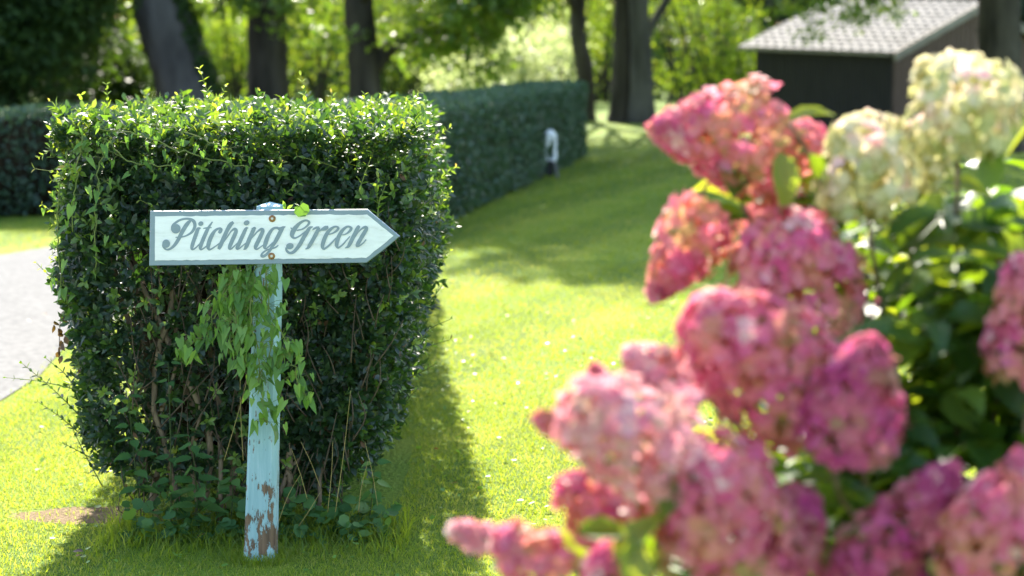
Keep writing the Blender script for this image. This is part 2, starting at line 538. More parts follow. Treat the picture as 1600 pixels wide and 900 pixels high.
# added solid dark core, stops sun leaking through the hedge
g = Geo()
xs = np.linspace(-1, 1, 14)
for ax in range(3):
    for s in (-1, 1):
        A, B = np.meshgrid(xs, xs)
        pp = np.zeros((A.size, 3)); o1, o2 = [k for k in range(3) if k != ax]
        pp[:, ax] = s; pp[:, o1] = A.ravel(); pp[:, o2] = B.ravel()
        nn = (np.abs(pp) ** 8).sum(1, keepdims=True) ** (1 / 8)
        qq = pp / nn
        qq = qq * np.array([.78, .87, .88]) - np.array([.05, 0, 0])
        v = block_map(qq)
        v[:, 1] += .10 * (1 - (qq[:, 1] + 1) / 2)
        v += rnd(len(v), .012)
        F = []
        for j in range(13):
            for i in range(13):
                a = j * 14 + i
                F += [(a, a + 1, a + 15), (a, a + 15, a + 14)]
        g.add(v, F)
g.build("light_block_core", M_inner, hedge)

# visible branches
br = [[(235, 800), (250, 690), (215, 560), (170, 380)], [(300, 830), (330, 700), (270, 540), (205, 420), (180, 380)],
      [(255, 640), (275, 560), (268, 440), (275, 400)], [(330, 690), (295, 620), (280, 560)], [(290, 830), (240, 610), (268, 480), (262, 400)],
      [(340, 830), (345, 700), (330, 560), (300, 430)], [(345, 830), (365, 720), (335, 590), (322, 470)], [(450, 790), (452, 720), (440, 600), (455, 480)],
      [(200, 640), (225, 540), (190, 430)], [(360, 780), (372, 640), (360, 500), (372, 420)], [(410, 850), (450, 740), (490, 700)],
      [(225, 470), (260, 520), (310, 540)], [(310, 800), (300, 700), (320, 640)], [(500, 820), (505, 700), (520, 560)]]
for i, b in enumerate(br):
    g = Geo()
    pts = smooth_path([at(x, y, 6.93 + .05 * math.sin(i * 2.3 + j)) for j, (x, y) in enumerate(b)], 6)
    pts = pts + rnd(len(pts), .004)
    r0 = [.014, .013, .008, .012, .012, .009, .014, .013, .007, .008, .009, .007, .008, .008][i]
    add_tube(g, pts, np.linspace(r0, r0 * .6, len(pts)), 7, rough=.1)
    g.build("branch", M_twig, hedge)
# many thin twigs
g = Geo()
for i in range(270):
    y = rng.uniform(380, 820); x = rng.uniform(200, 630 - (y - 380) * .2)
    a = at(x, y, rng.uniform(6.80, 6.96)); d = np.array([rng.normal() * .35, rng.normal() * .1 - .02, 1]) * rng.uniform(.06, .24)
    mid = a + d * .5 + rnd(1, .012)[0]
    add_tube(g, smooth_path([a, mid, a + d], 3), np.linspace(.0028, .0012, 7), 4)
g.build("twigs", M_thintwig, hedge)


def shoot(base, tip, nl, L, parent, bend=.03, tint=.5, mat=None):
    g = Geo()
    base, tip = np.asarray(base), np.asarray(tip)
    mid = (base + tip) / 2 + rnd(1, bend)[0]
    pts = smooth_path([base, mid, tip], 8)
    add_tube(g, pts, np.linspace(.0026, .001, len(pts)), 5, mi=1)
    s = np.linspace(.12, 1, nl)
    idx = s * (len(pts) - 1)
    P = np.stack([np.interp(idx, np.arange(len(pts)), pts[:, k]) for k in range(3)], 1)
    ax = unit(np.stack([np.interp(idx, np.arange(len(pts)), np.gradient(pts[:, k])) for k in range(3)], 1))
    ref = unit(np.cross(ax, np.array([.3, 1, .2]))); b2 = np.cross(ax, ref)
    for sg in (1, -1):
        side = np.where((np.arange(nl) % 2 == 0)[:, None], ref * .9 + b2 * .3, b2 * .8 - ref * .4) * sg
        d = unit(side + ax * .75 + rnd(nl, .18))
        l = L * (1.1 - .45 * s) * rng.uniform(.8, 1.15, nl)
        add_leaves(g, LEAF, P, d, unit(ax * .7 - side * .4 + rnd(nl, .2) + np.array([0, -.2, .2])), l, l * .46, np.clip(tint + .35 * s ** 4 + rng.normal(size=nl) * .1, 0, 1))
    return g.build("shoot", [mat or M_shoot, M_stem], parent)


T_ = HB_H
for (b, t, n_, L, dist) in [
    ((330, 185), (312, 108), 9, .034, 7.5), ((340, 190), (352, 135), 6, .03, 7.4), ((318, 180), (278, 148), 6, .028, 7.5), ((325, 170), (345, 150), 5, .03, 7.6),
    ((498, 300), (470, 118), 16, .036, 6.85), ((515, 170), (518, 145), 4, .03, 7.6), ((575, 175), (570, 148), 3, .034, 7.6),
    ((130, 175), (127, 148), 3, .034, 7.2), ((168, 172), (166, 132), 5, .03, 7.4), ((110, 180), (78, 158), 4, .022, 7.2), ((108, 230), (62, 245), 6, .03, 7.1),
    ((600, 180), (596, 150), 5, .028, 7.6), ((640, 185), (655, 145), 7, .028, 7.3), ((625, 180), (636, 155), 5, .028, 7.6), ((430, 170), (406, 142), 4, .034, 7.7),
    ((665, 250), (702, 200), 8, .03, 7.4), ((680, 290), (712, 262), 7, .03, 7.6), ((560, 300), (600, 200), 8, .028, 6.8), ((590, 340), (602, 290), 6, .028, 6.72),
    ((680, 330), (705, 300), 6, .026, 7.4), ((660, 420), (702, 392), 6, .028, 7.4), ((660, 480), (695, 440), 6, .024, 7.4), ((640, 590), (685, 566), 7, .026, 7.3), ((630, 640), (655, 605), 5, .026, 7.2),
    ((600, 250), (640, 215), 6, .026, 6.85), ((540, 260), (580, 225), 6, .028, 6.85), ((420, 250), (530, 215), 7, .024, 6.85),
    ((135, 660), (35, 568), 12, .034, 6.95), ((130, 640), (72, 560), 8, .032, 6.95), ((125, 610), (10, 590), 8, .022, 6.95), ((140, 690), (60, 628), 9, .03, 6.95),
    ((160, 760), (105, 650), 9, .032, 6.9), ((150, 720), (92, 690), 7, .022, 6.9), ((100, 420), (80, 405), 4, .022, 7.0), ((95, 330), (66, 320), 5, .024, 7.0)]:
    shoot(at(*b, dist), at(*t, dist + rng.uniform(-.06, .06)), n_, L, hedge, bend=.008, tint=.35, mat=M_privet if t[0] < 110 and t[1] > 500 else None)


for i in range(64):
    if i < 40:
        xb = rng.uniform(-1.55, -.34); yb = HB_Y + rng.uniform(.05, 1.6); b_ = np.array([xb, yb, HB_H - .02])
        t_ = b_ + np.array([rng.normal() * .05, rng.normal() * .04, rng.uniform(.04, .10)])
    elif i < 54:
        xb = rng.uniform(-1.5, -.4); b_ = np.array([xb, HB_Y + .05, rng.uniform(.95, 1.34)])
        t_ = b_ + np.array([rng.normal() * .07, -.10, rng.uniform(-.01, .10)])
    else:
        zb = rng.uniform(.3, 1.3); sd_ = rng.random() < .5
        b_ = np.array([(-1.55 if sd_ else -.33), HB_Y + rng.uniform(.1, .6), zb])
        t_ = b_ + np.array([(-.11 if sd_ else .11), rng.normal() * .03, rng.uniform(.0, .09)])
    shoot(b_, t_, int(rng.integers(3, 7)), rng.uniform(.028, .04), hedge, bend=.006, tint=rng.uniform(.2, .5))
g = Geo()
q, nr = super_surface(150, 9, (5, 0, 1, 2, 1.4))
p = block_map(q) + nr * .012
l = rng.uniform(.02, .038, 150)
add_leaves(g, LEAF, p, unit(np.array([0, 0, -.7]) + rnd(150, .6)), unit(nr + rnd(150, .4)), l, l * .5, rng.uniform(0, 1, 150))
g.build("dead_leaves", M_deadleaf, hedge)


def long_hedge(name, a, b, h, w, n, leaf, label, wv=.02, top_bias=1.0):
    a = np.array([a[0], a[1], 0.0]); b = np.array([b[0], b[1], 0.0])
    L = np.linalg.norm(b - a); dx = (b - a) / L; dy = np.array([-dx[1], dx[0], 0])     # dy points left of travel
    t = thing(name, (a + b) / 2, label, "hedge")
    def mp(q):
        return a + dx * ((q[:, 0:1] + 1) / 2 * L) + dy * ((q[:, 1:2] + 1) / 2 * w) + np.array([0, 0, 1]) * ((q[:, 2:3] + 1) / 2 * h)
    fl = np.array([L * h, L * h * .5, w * h, w * h, L * w * top_bias])
    which = rng.choice(5, n, p=fl / fl.sum())
    p = rng.uniform(-1, 1, (n, 3))
    p[which == 0, 1] = -1; p[which == 1, 1] = 1; p[which == 2, 0] = -1; p[which == 3, 0] = 1; p[which == 4, 2] = 1
    qn = p.copy(); qn[:, 0] = np.where(np.abs(p[:, 0]) > .97, p[:, 0], 0)
    nn = (np.abs(qn) ** 10).sum(1, keepdims=True) ** .1
    q = p.copy(); q[:, 1:] = p[:, 1:] / nn
    nl = unit(np.sign(qn) * np.abs(qn) ** 9)
    nw = dx * nl[:, 0:1] + dy * nl[:, 1:2] + np.array([0, 0, 1]) * nl[:, 2:3]
    P = mp(q) + nw * (lump(mp(q), wv, 2.2) - rng.exponential(.03, n))[:, None]
    g = Geo()
    d = unit(rnd(n) + nw * .5 + np.array([0, 0, .4]))
    l = rng.uniform(.7, 1.2, n) * leaf
    add_leaves(g, DIAMOND, P, d, unit(nw + rnd(n, .5)), l, l * .6, np.clip(rng.normal(.45, .22, n), 0, 1))
    g.build("foliage", M_clip, t)
    g = Geo()
    M = np.stack([dx, dy, [0, 0, 1]], 1)
    add_box(g, (a + b) / 2 + dy * w / 2 + np.array([0, 0, h / 2 - .03]), (L - .1, w - .14, h - .1), M=M)  # added solid dark core, blocks light as in the front hedge
    g.build("light_block_core", M_inner, t)
    return t


e0, e1 = np.array([-.65, 18.4]), np.array([1.15, 30.2])
dv = (e1 - e0) / np.linalg.norm(e1 - e0)
long_hedge("clipped_hedge", e0 - dv * 4.4, e1, 1.14, 1.0, 46000, .055, "long clipped dark green hedge running in shade along the lawn to the big trees")
long_hedge("clipped_hedge", (-9.0, 17.6), (-3.9, 20.2), 1.06, 1.0, 16000, .055, "dark clipped hedge across the road on the left, cut off by the tall privet hedge")


# ------------------------------------------------------------------ signpost
SY = 6.42
sign = thing("signpost", at(407, 885, 6.49), "weathered pale blue post carrying a white arrow board reading Pitching Green", "sign")


def wood_paint():
    m, nt, p, out = new_mat("flaking_blue_paint")
    tc = nt.nodes.new("ShaderNodeTexCoord")
    mp = nt.nodes.new("ShaderNodeMapping"); mp.inputs["Scale"].default_value = (38, 38, 2.6)
    nt.links.new(tc.outputs["Object"], mp.inputs[0])
    n1 = nt.nodes.new("ShaderNodeTexNoise"); n1.inputs["Scale"].default_value = 1.6; n1.inputs["Detail"].default_value = 9; n1.inputs["Roughness"].default_value = .65
    nt.links.new(mp.outputs[0], n1.inputs[0])
    mp2 = nt.nodes.new("ShaderNodeMapping"); mp2.inputs["Scale"].default_value = (24, 24, 9)
    nt.links.new(tc.outputs["Object"], mp2.inputs[0])
    n2 = nt.nodes.new("ShaderNodeTexNoise"); n2.inputs["Scale"].default_value = 1.0; n2.inputs["Detail"].default_value = 8; n2.inputs["Roughness"].default_value = .7
    nt.links.new(mp2.outputs[0], n2.inputs[0])
    sep = nt.nodes.new("ShaderNodeSeparateXYZ"); nt.links.new(tc.outputs["Object"], sep.inputs[0])
    mr = nt.nodes.new("ShaderNodeMapRange"); mr.inputs[1].default_value = .02; mr.inputs[2].default_value = .30; mr.inputs[3].default_value = .2; mr.inputs[4].default_value = 0
    nt.links.new(sep.outputs[2], mr.inputs[0])
    mr2 = nt.nodes.new("ShaderNodeMapRange"); mr2.inputs[1].default_value = 0.0; mr2.inputs[2].default_value = .07; mr2.inputs[3].default_value = -.22; mr2.inputs[4].default_value = 0
    nt.links.new(sep.outputs[2], mr2.inputs[0])
    ad = nt.nodes.new("ShaderNodeMath"); nt.links.new(n2.outputs[0], ad.inputs[0]); nt.links.new(mr.outputs[0], ad.inputs[1])
    ad2 = nt.nodes.new("ShaderNodeMath"); nt.links.new(ad.outputs[0], ad2.inputs[0]); nt.links.new(mr2.outputs[0], ad2.inputs[1])
    av = nt.nodes.new("ShaderNodeMath"); av.operation = 'MULTIPLY_ADD'; av.inputs[1].default_value = .45
    nt.links.new(n1.outputs[0], av.inputs[0]); nt.links.new(ad2.outputs[0], av.inputs[2])
    mask = ramp(nt, [(.82, (0, 0, 0)), (.848, (1, 1, 1))], av.outputs[0])
    paint = ramp(nt, [(.28, (.11, .18, .19)), (.38, (.25, .42, .45)), (.6, (.33, .50, .53)), (.75, (.48, .58, .59))], n1.outputs[0])
    wood = ramp(nt, [(.35, (.06, .035, .02)), (.6, (.2, .12, .07)), (.8, (.3, .2, .13))], n1.outputs[0])
    mx = nt.nodes.new("ShaderNodeMixRGB")
    nt.links.new(mask.outputs[0], mx.inputs[0]); nt.links.new(paint.outputs[0], mx.inputs[1]); nt.links.new(wood.outputs[0], mx.inputs[2])
    nt.links.new(mx.outputs[0], p.inputs["Base Color"])
    p.inputs["Roughness"].default_value = .6
    b = nt.nodes.new("ShaderNodeBump"); b.inputs["Strength"].default_value = .5; b.inputs["Distance"].default_value = .003
    sb = nt.nodes.new("ShaderNodeMath"); sb.operation = 'SUBTRACT'
    nt.links.new(n1.outputs[0], sb.inputs[0]); nt.links.new(mask.outputs[0], sb.inputs[1])
    nt.links.new(sb.outputs[0], b.inputs["Height"]); nt.links.new(b.outputs[0], p.inputs["Normal"])
    return m


# post: a slightly tapered, slightly leaning timber with chamfered edges
g = Geo()
sec = []
rows = 26
cor = np.array([(-1, -.8), (-.8, -1), (.72, -1), (1, -.55), (1, .8), (.8, 1), (-.8, 1), (-1, .8)])
base = np.array(at(407, 897, 6.48)); top = np.array(at(422, 321, 6.50))
base[2] = -.05
for i in range(rows):
    s = i / (rows - 1)
    c = base + (top - base) * s
    hw = .052 + (.038 - .052) * s
    ro = R(-3)
    xy = cor * np.array([hw, .042])
    xr_ = xy[:, 0] * math.cos(ro) - xy[:, 1] * math.sin(ro); yr_ = xy[:, 0] * math.sin(ro) + xy[:, 1] * math.cos(ro)
    wob = rng.normal(size=8) * .0006
    sec.append(np.stack([c[0] + xr_ + wob, c[1] + yr_, np.full(8, c[2])], 1))
V = np.concatenate(sec); F = []
for i in range(rows - 1):
    for j in range(8):
        a0 = i * 8 + j; a1 = i * 8 + (j + 1) % 8
        F += [(a0, a1, a1 + 8), (a0, a1 + 8, a0 + 8)]
tc_ = len(V); V = np.vstack([V, top + np.array([0, 0, .012])])
for j in range(8):
    F.append((tc_, (rows - 1) * 8 + j, (rows - 1) * 8 + (j + 1) % 8))
g.add(V, F)
g.build("post", wood_paint(), sign, smooth=False)

PFX = lambda x, y, dy=0.0: at(x, y, SY) + np.array([0, -dy, 0])


def board_material(name, cols, rust=True):
    m, nt, p, out = new_mat(name)
    tc = nt.nodes.new("ShaderNodeTexCoord")
    nz = nt.nodes.new("ShaderNodeTexNoise"); nz.inputs["Scale"].default_value = 14; nz.inputs["Detail"].default_value = 10; nz.inputs["Roughness"].default_value = .7
    mpb = nt.nodes.new("ShaderNodeMapping"); mpb.inputs["Scale"].default_value = (.6, 1, 3.2)
    nt.links.new(tc.outputs["Object"], mpb.inputs[0]); nt.links.new(mpb.outputs[0], nz.inputs[0])
    r = ramp(nt, cols, nz.outputs[0])
    col = r.outputs[0]
    if rust:
        for (x, y, stretch, rad) in ((425.5, 346, .55, .014), (424.5, 402, .8, .015)):
            v = nt.nodes.new("ShaderNodeVectorMath"); v.operation = 'SUBTRACT'
            pos = PFX(x, y) - np.array(sign.location)
            v.inputs[1].default_value = tuple(pos)
            nt.links.new(tc.outputs["Object"], v.inputs[0])
            s = nt.nodes.new("ShaderNodeVectorMath"); s.operation = 'MULTIPLY'; s.inputs[1].default_value = (1, 0, stretch)
            nt.links.new(v.outputs[0], s.inputs[0])
            l = nt.nodes.new("ShaderNodeVectorMath"); l.operation = 'LENGTH'; nt.links.new(s.outputs[0], l.inputs[0])
            n3 = nt.nodes.new("ShaderNodeTexNoise"); n3.inputs["Scale"].default_value = 130
            nt.links.new(tc.outputs["Object"], n3.inputs[0])
            ma = nt.nodes.new("ShaderNodeMath"); ma.operation = 'MULTIPLY_ADD'; ma.inputs[1].default_value = .010
            nt.links.new(n3.outputs[0], ma.inputs[0]); nt.links.new(l.outputs["Value"], ma.inputs[2])
            mr = nt.nodes.new("ShaderNodeMapRange"); mr.inputs[1].default_value = rad * .8; mr.inputs[2].default_value = rad * 1.35; mr.inputs[3].default_value = .75; mr.inputs[4].default_value = 0
            nt.links.new(ma.outputs[0], mr.inputs[0])
            mx = nt.nodes.new("ShaderNodeMixRGB"); mx.inputs[2].default_value = (.55, .33, .10, 1)
            nt.links.new(mr.outputs[0], mx.inputs[0]); nt.links.new(col, mx.inputs[1])
            col = mx.outputs[0]
    nt.links.new(col, p.inputs["Base Color"])
    p.inputs["Roughness"].default_value = .45
    return m


def slab(g, outline, y0, y1, bev=.002):
    """outline in photo positions, front face at SY - y0, back at SY - y1"""
    o = np.array([PFX(x, y) for x, y in outline])
    c = o.mean(0)
    n = len(o)
    rings = []
    inn = c + (o - c) * (1 - np.array([bev / max(np.linalg.norm(a - c), 1e-6) * 1.6 for a in o]))[:, None]
    rings = [inn - [0, y0, 0], o - [0, y0 - bev, 0], o - [0, y1, 0]]
    V = np.vstack(rings + [c - np.array([0, y0, 0]), c - np.array([0, y1, 0])])
    F = []
    for j in range(n):
        k = (j + 1) % n
        F.append((3 * n, k, j))
        for r in range(2):
            F += [(r * n + j, r * n + k, (r + 1) * n + k), (r * n + j, (r + 1) * n + k, (r + 1) * n + j)]
        F.append((3 * n + 1, 2 * n + j, 2 * n + k))
    g.add(V, F)


M_grey = board_material("grey_sign_paint", [(.28, (.30, .35, .37)), (.42, (.21, .27, .31)), (.7, (.25, .315, .355))], rust=False)
M_white = board_material("white_sign_paint", [(.28, (.58, .58, .52)), (.41, (.79, .785, .76)), (.55, (.86, .855, .835)), (.75, (.89, .885, .865))])
g = Geo()
slab(g, [(234.5, 330), (400, 328.6), (574, 327.5), (601, 350), (624.5, 369.5), (600, 390), (573, 410.5), (400, 413), (233, 415)], 0.0, -.02)
board = g.build("sign_board", M_grey, sign, smooth=False)
# painted white field with a slightly wavy hand-painted edge
def wavy(pts, amp=.35):
    out = []
    n = len(pts)
    for i in range(n):
        a = np.array(pts[i], float); b = np.array(pts[(i + 1) % n], float)
        m = max(2, int(np.linalg.norm(b - a) / 7))
        for k in range(m):
            w = rng.normal() * amp if k else 0
            q_ = a + (b - a) * k / m
            out.append((q_[0] + w * .3, q_[1] + w))
    return out
fld = wavy([(242.3, 338), (400, 336.3), (573.5, 335), (615, 368.5), (572, 403), (400, 405), (242, 407.2)])
g = Geo()
o = np.array([PFX(x, y, .0012) for x, y in fld]); c = o.mean(0)
g.add(np.vstack([o, c]), [(len(o), (j + 1) % len(o), j) for j in range(len(o))])
g.build("painted_field", M_white, board, smooth=False)

# brush lettering: strokes of (x, y, width) read off the board
K = 11.2545
def conv(st, ox):
    return [(ox + x / K, 330 + y / K, w / K) for x, y, w in st]
A_, B_, C_, D_ = 240, 340, 440, 500
strokes = [
    (A_, [(325, 300, 40), (340, 255, 48), (385, 205, 42), (465, 155, 38), (560, 132, 40), (650, 140, 45), (708, 178, 60), (728, 245, 58), (712, 312, 54), (668, 372, 44), (600, 418, 32), (530, 445, 27), (450, 457, 24), (388, 458, 18)]),
    (A_, [(655, 160, 40), (595, 220, 70), (535, 310, 74), (485, 400, 70), (440, 490, 66), (390, 570, 60), (330, 635, 48), (262, 673, 36), (205, 662, 32), (170, 615, 34), (170, 570, 30)]),
    (A_, [(832, 296, 14), (785, 312, 60), (750, 400, 70), (708, 515, 68), (682, 600, 66), (674, 655, 50), (695, 672, 28), (742, 642, 26), (795, 590, 22), (835, 545, 16)]),
    (A_, [(1037, 185, 22), (992, 250, 38), (945, 330, 62), (900, 430, 68), (852, 545, 68), (828, 615, 66), (824, 658, 48), (845, 672, 28), (905, 635, 24), (965, 585, 18)]),
    (A_, [(872, 303, 12), (915, 296, 26), (965, 290, 26), (1026, 289, 12)]),
    (A_, [(1150, 385, 40), (1172, 355, 66), (1188, 318, 52), (1160, 300, 36), (1092, 332, 48), (1032, 412, 68), (988, 510, 74), (962, 600, 72), (964, 650, 55), (990, 674, 32), (1062, 635, 24), (1150, 570, 20), (1220, 495, 16)]),
    (B_, [(280, 190, 50), (225, 240, 74), (172, 330, 70), (122, 440, 72), (78, 540, 74), (42, 620, 70), (20, 668, 46)]),
    (B_, [(105, 550, 14), (180, 440, 22), (240, 352, 28), (300, 312, 50), (326, 350, 66), (290, 445, 72), (244, 548, 70), (216, 618, 66), (208, 655, 44), (235, 664, 28), (292, 616, 22), (352, 555, 16)]),
    (B_, [(540, 290, 14), (500, 308, 52), (455, 400, 68), (404, 510, 70), (364, 598, 70), (342, 648, 52), (365, 664, 28), (432, 615, 22), (505, 552, 16)]),
    (B_, [(672, 288, 34), (640, 312, 66), (600, 400, 72), (552, 510, 74), (512, 605, 70), (486, 655, 46), (455, 672, 12)]),
    (B_, [(598, 302, 12), (625, 300, 26), (668, 294, 14)]),
    (B_, [(555, 525, 14), (640, 428, 24), (702, 358, 28), (768, 314, 48), (796, 345, 64), (758, 438, 72), (708, 540, 72), (672, 616, 70), (668, 655, 44), (702, 664, 28), (764, 622, 22), (815, 590, 16)]),
    (B_, [(1095, 318, 52), (1050, 292, 42), (990, 300, 44), (940, 345, 56), (888, 435, 70), (850, 540, 76), (828, 625, 60), (850, 658, 28), (912, 610, 24), (985, 540, 22)]),
    (B_, [(1195, 268, 12), (1140, 300, 66), (1085, 405, 74), (1035, 500, 70), (985, 585, 60), (932, 668, 50), (882, 738, 46), (822, 785, 50), (778, 785, 52), (785, 745, 34), (835, 700, 28), (905, 668, 26), (985, 650, 24), (1040, 622, 28), (1070, 592, 16)]),
    (B_, [(1030, 296, 30), (1095, 300, 40), (1150, 284, 40)]),
    (C_, [(265, 338, 22), (370, 312, 28), (448, 258, 34), (486, 200, 44), (452, 164, 36), (392, 168, 38), (312, 218, 56), (236, 300, 78), (188, 390, 84), (192, 446, 56), (232, 472, 34), (302, 444, 26), (372, 394, 26), (440, 340, 24)]),
    (C_, [(160, 288, 14), (172, 300, 22), (192, 322, 20)]),
    (C_, [(552, 270, 12), (492, 296, 54), (445, 368, 70), (390, 460, 72), (332, 565, 70), (270, 655, 64), (202, 722, 54), (135, 730, 46), (90, 688, 42), (82, 635, 34)]),
    (C_, [(542, 332, 14), (575, 305, 32), (620, 285, 38), (665, 282, 36)]),
    (C_, [(660, 285, 50), (612, 390, 70), (552, 500, 68), (494, 600, 66), (462, 645, 42), (416, 666, 10)]),
    (C_, [(622, 395, 14), (680, 338, 26), (735, 312, 64), (768, 298, 80), (800, 275, 62), (812, 254, 10)]),
    (D_, [(150, 407, 14), (220, 388, 26), (290, 345, 40), (322, 298, 46), (290, 270, 34), (232, 284, 42), (152, 352, 64), (94, 450, 72), (54, 560, 72), (46, 625, 60), (72, 662, 38), (142, 616, 34), (212, 548, 30), (285, 465, 20)]),
    (D_, [(388, 417, 14), (450, 403, 24), (522, 350, 44), (550, 300, 50), (512, 270, 36), (460, 280, 42), (392, 342, 60), (334, 440, 72), (300, 540, 72), (296, 605, 60), (326, 640, 34), (402, 584, 28), (472, 505, 24), (528, 440, 16)]),
    (D_, [(700, 262, 40), (670, 285, 66), (622, 380, 70), (572, 480, 70), (524, 575, 66), (494, 622, 46), (440, 648, 10)]),
    (D_, [(598, 485, 14), (670, 372, 22), (740, 302, 32), (800, 278, 50), (818, 310, 62), (772, 390, 70), (714, 488, 70), (664, 578, 66), (650, 612, 38), (692, 608, 28), (762, 556, 22), (812, 496, 22)]),
]
dots = [(A_, 392, 306, 84, 84, 20), (A_, 224, 570, 68, 74, 0), (A_, 833, 217, 46, 39, 25), (B_, 512, 203, 52, 42, 25), (C_, 147, 612, 66, 55, 10)]
g = Geo()
off = .0020
for ox, st in strokes:
    q = smooth_path(np.array(conv(st, ox)), 7)
    d = unit(np.gradient(q[:, :2], axis=0)); nrm = np.stack([-d[:, 1], d[:, 0]], 1)
    n = len(q); V = []; F = []
    for i in range(n):
        yy = off + i * 6e-7
        w = q[i, 2] * .5 * .98
        V.append(PFX(q[i, 0] + nrm[i, 0] * w, q[i, 1] + nrm[i, 1] * w, yy)); V.append(PFX(q[i, 0] - nrm[i, 0] * w, q[i, 1] - nrm[i, 1] * w, yy))
    for i in range(n - 1):
        a = 2 * i
        F += [(a, a + 1, a + 3), (a, a + 3, a + 2)]
    g.add(V, F)
    off += 6e-5
for ox, x, y, rx, ry, ang in dots:
    an = np.linspace(0, 2 * math.pi, 26, endpoint=False); ca, sa = math.cos(R(-ang)), math.sin(R(-ang))
    u = np.cos(an) * rx; v = np.sin(an) * ry
    xx = x + u * ca - v * sa; yy = y + u * sa + v * ca
    V = [PFX(ox + x / K, 330 + y / K, off)] + [PFX(ox + a / K, 330 + b / K, off) for a, b in zip(xx, yy)]
    g.add(V, [(0, 1 + (j + 1) % 26, 1 + j) for j in range(26)])
    off += 6e-5
g.build("lettering", M_grey, board, smooth=False)

M_rust = noise_mat("rusty_screw", [(.35, (.16, .06, .02)), (.65, (.45, .22, .06))], scale=300, bump=.4, dist=.001, rough=.6, spec=.6)
M_steel = noise_mat("bright_steel", [(.3, (.5, .48, .42)), (.7, (.7, .68, .6))], scale=200, bump=0, rough=.35)
for (x, y) in ((425.5, 341.5), (424.5, 400)):
    g = Geo()
    c = PFX(x, y, 0)
    prof = [(.0112, .001), (.0112, .0035), (.0085, .0055), (.0042, .006)]
    an = np.linspace(0, 2 * math.pi, 20, endpoint=False)
    V = []; F = []
    for r_, d_ in prof:
        V += [c + np.array([math.cos(a) * r_, -d_, math.sin(a) * r_]) for a in an]
    for i in range(3):
        for j in range(20):
            a0 = i * 20 + j; a1 = i * 20 + (j + 1) % 20
            F += [(a0, a1, a1 + 20), (a0, a1 + 20, a0 + 20)]
    g.add(V, F, mi=0)
    V = [c + np.array([0, -.0075, 0])] + [c + np.array([math.cos(a) * .0042, -.006, math.sin(a) * .0042]) for a in an]
    g.add(V, [(0, 1 + j, 1 + (j + 1) % 20) for j in range(20)], mi=1)
    g.build("screw", [M_rust, M_steel], board)


# ------------------------------------------------------------------ climbing and ground weeds
def vine(name, label, strands, nleaf, Lr, spread, hang=(0, -.25, -1), cat="vine"):
    t = thing(name, strands[0][0], label, cat)
    g = Geo(); gl = Geo()
    for st in strands:
        pts = smooth_path(st, 8)
        pts = pts + rnd(len(pts), .004)
        add_tube(g, pts, .0022, 5)
        n = nleaf
        idx = rng.uniform(0, len(pts) - 1, n)
        P = np.stack([np.interp(idx, np.arange(len(pts)), pts[:, k]) for k in range(3)], 1)
        Q = P + rnd(n, spread) * np.array([1, .5, .8])
        for a, b in zip(P, Q):
            add_tube(g, [a, (a + b) / 2 + np.array([0, -.006, .006]), b], .0008, 3, cap=False)
        d = unit(np.array(hang) + rnd(n, .42))
        l = Lr[0] * .7 + (Lr[1] - Lr[0] * .7) * rng.random(n) ** 1.3
        add_leaves(gl, ARROW, Q, d, unit(np.array([0, -1, .45]) + rnd(n, .65)), l, l * rng.uniform(.42, .72, n), np.clip(rng.normal(.5, .28, n), 0, 1))
    gl.build("foliage", M_bind, t)
    g.build("stem", M_stem, t)
    return t


YP = 6.40
vine("bindweed", "bright green bindweed with arrow leaves hanging over the blue post below the board",
     [[at(390, 418, 6.46), at(370, 470, 6.40), at(375, 540, 6.37), at(395, 590, 6.38)],
      [at(400, 418, 6.45), at(392, 480, 6.38), at(405, 560, 6.36), at(412, 640, 6.38), at(415, 664, 6.39)],
      [at(365, 425, 6.5), at(345, 480, 6.42), at(320, 520, 6.4), at(285, 545, 6.4)],
      [at(380, 430, 6.48), at(430, 500, 6.36), at(455, 560, 6.36), at(475, 620, 6.38)],
      [at(375, 418, 6.48), at(352, 450, 6.42), at(370, 510, 6.38), at(350, 560, 6.4)],
      [at(415, 420, 6.38), at(420, 470, 6.36), at(425, 540, 6.36), at(400, 600, 6.37)]], 62, (.034, .058), .028)
vine("bindweed", "bindweed strands trailing down the sunlit left edge of the privet hedge",
     [[at(165, 215, 6.74), at(152, 280, 6.72), at(148, 350, 6.72), at(150, 420, 6.74)],
      [at(130, 200, 6.76), at(118, 280, 6.75), at(112, 360, 6.76)],
      [at(110, 215, 6.8), at(92, 300, 6.82), at(90, 400, 6.84), at(105, 470, 6.86)]], 18, (.03, .052), .022)
vine("bindweed", "bindweed runners sprawling over the upper face of the privet hedge above the board",
     [[at(150, 200, 6.78), at(230, 215, 6.72), at(300, 240, 6.70), at(390, 262, 6.72)],
      [at(220, 190, 6.78), at(280, 205, 6.72), at(340, 225, 6.70), at(385, 250, 6.7)],
      [at(170, 215, 6.74), at(200, 250, 6.72), at(280, 262, 6.72)]], 22, (.024, .042), .026)
# one leaf and a small sprig lying over the top edge of the board
t = thing("leaf_sprig", at(477, 330, 6.40), "single yellow green leaf lapping over the top edge of the arrow board", "leaf")
g = Geo()
add_leaves(g, ROUND, [at(468, 322, 6.405)], [(.45, -.1, -.8)], [(.1, -1, .3)], .045, .05, [.2])
add_leaves(g, LEAF, [at(446, 326, 6.42), at(448, 327, 6.42), at(444, 327, 6.42)], [(-.3, 0, 1), (.8, 0, .6), (.1, -.2, 1)], [(0, -1, .3)] * 3, [.028, .026, .024], .012, [.9, .95, .7])
add_tube(g, smooth_path([at(460, 318, 6.43), at(468, 322, 6.405), at(476, 331, 6.40)], 4), .001, 4)
g.build("foliage", M_bind, t)


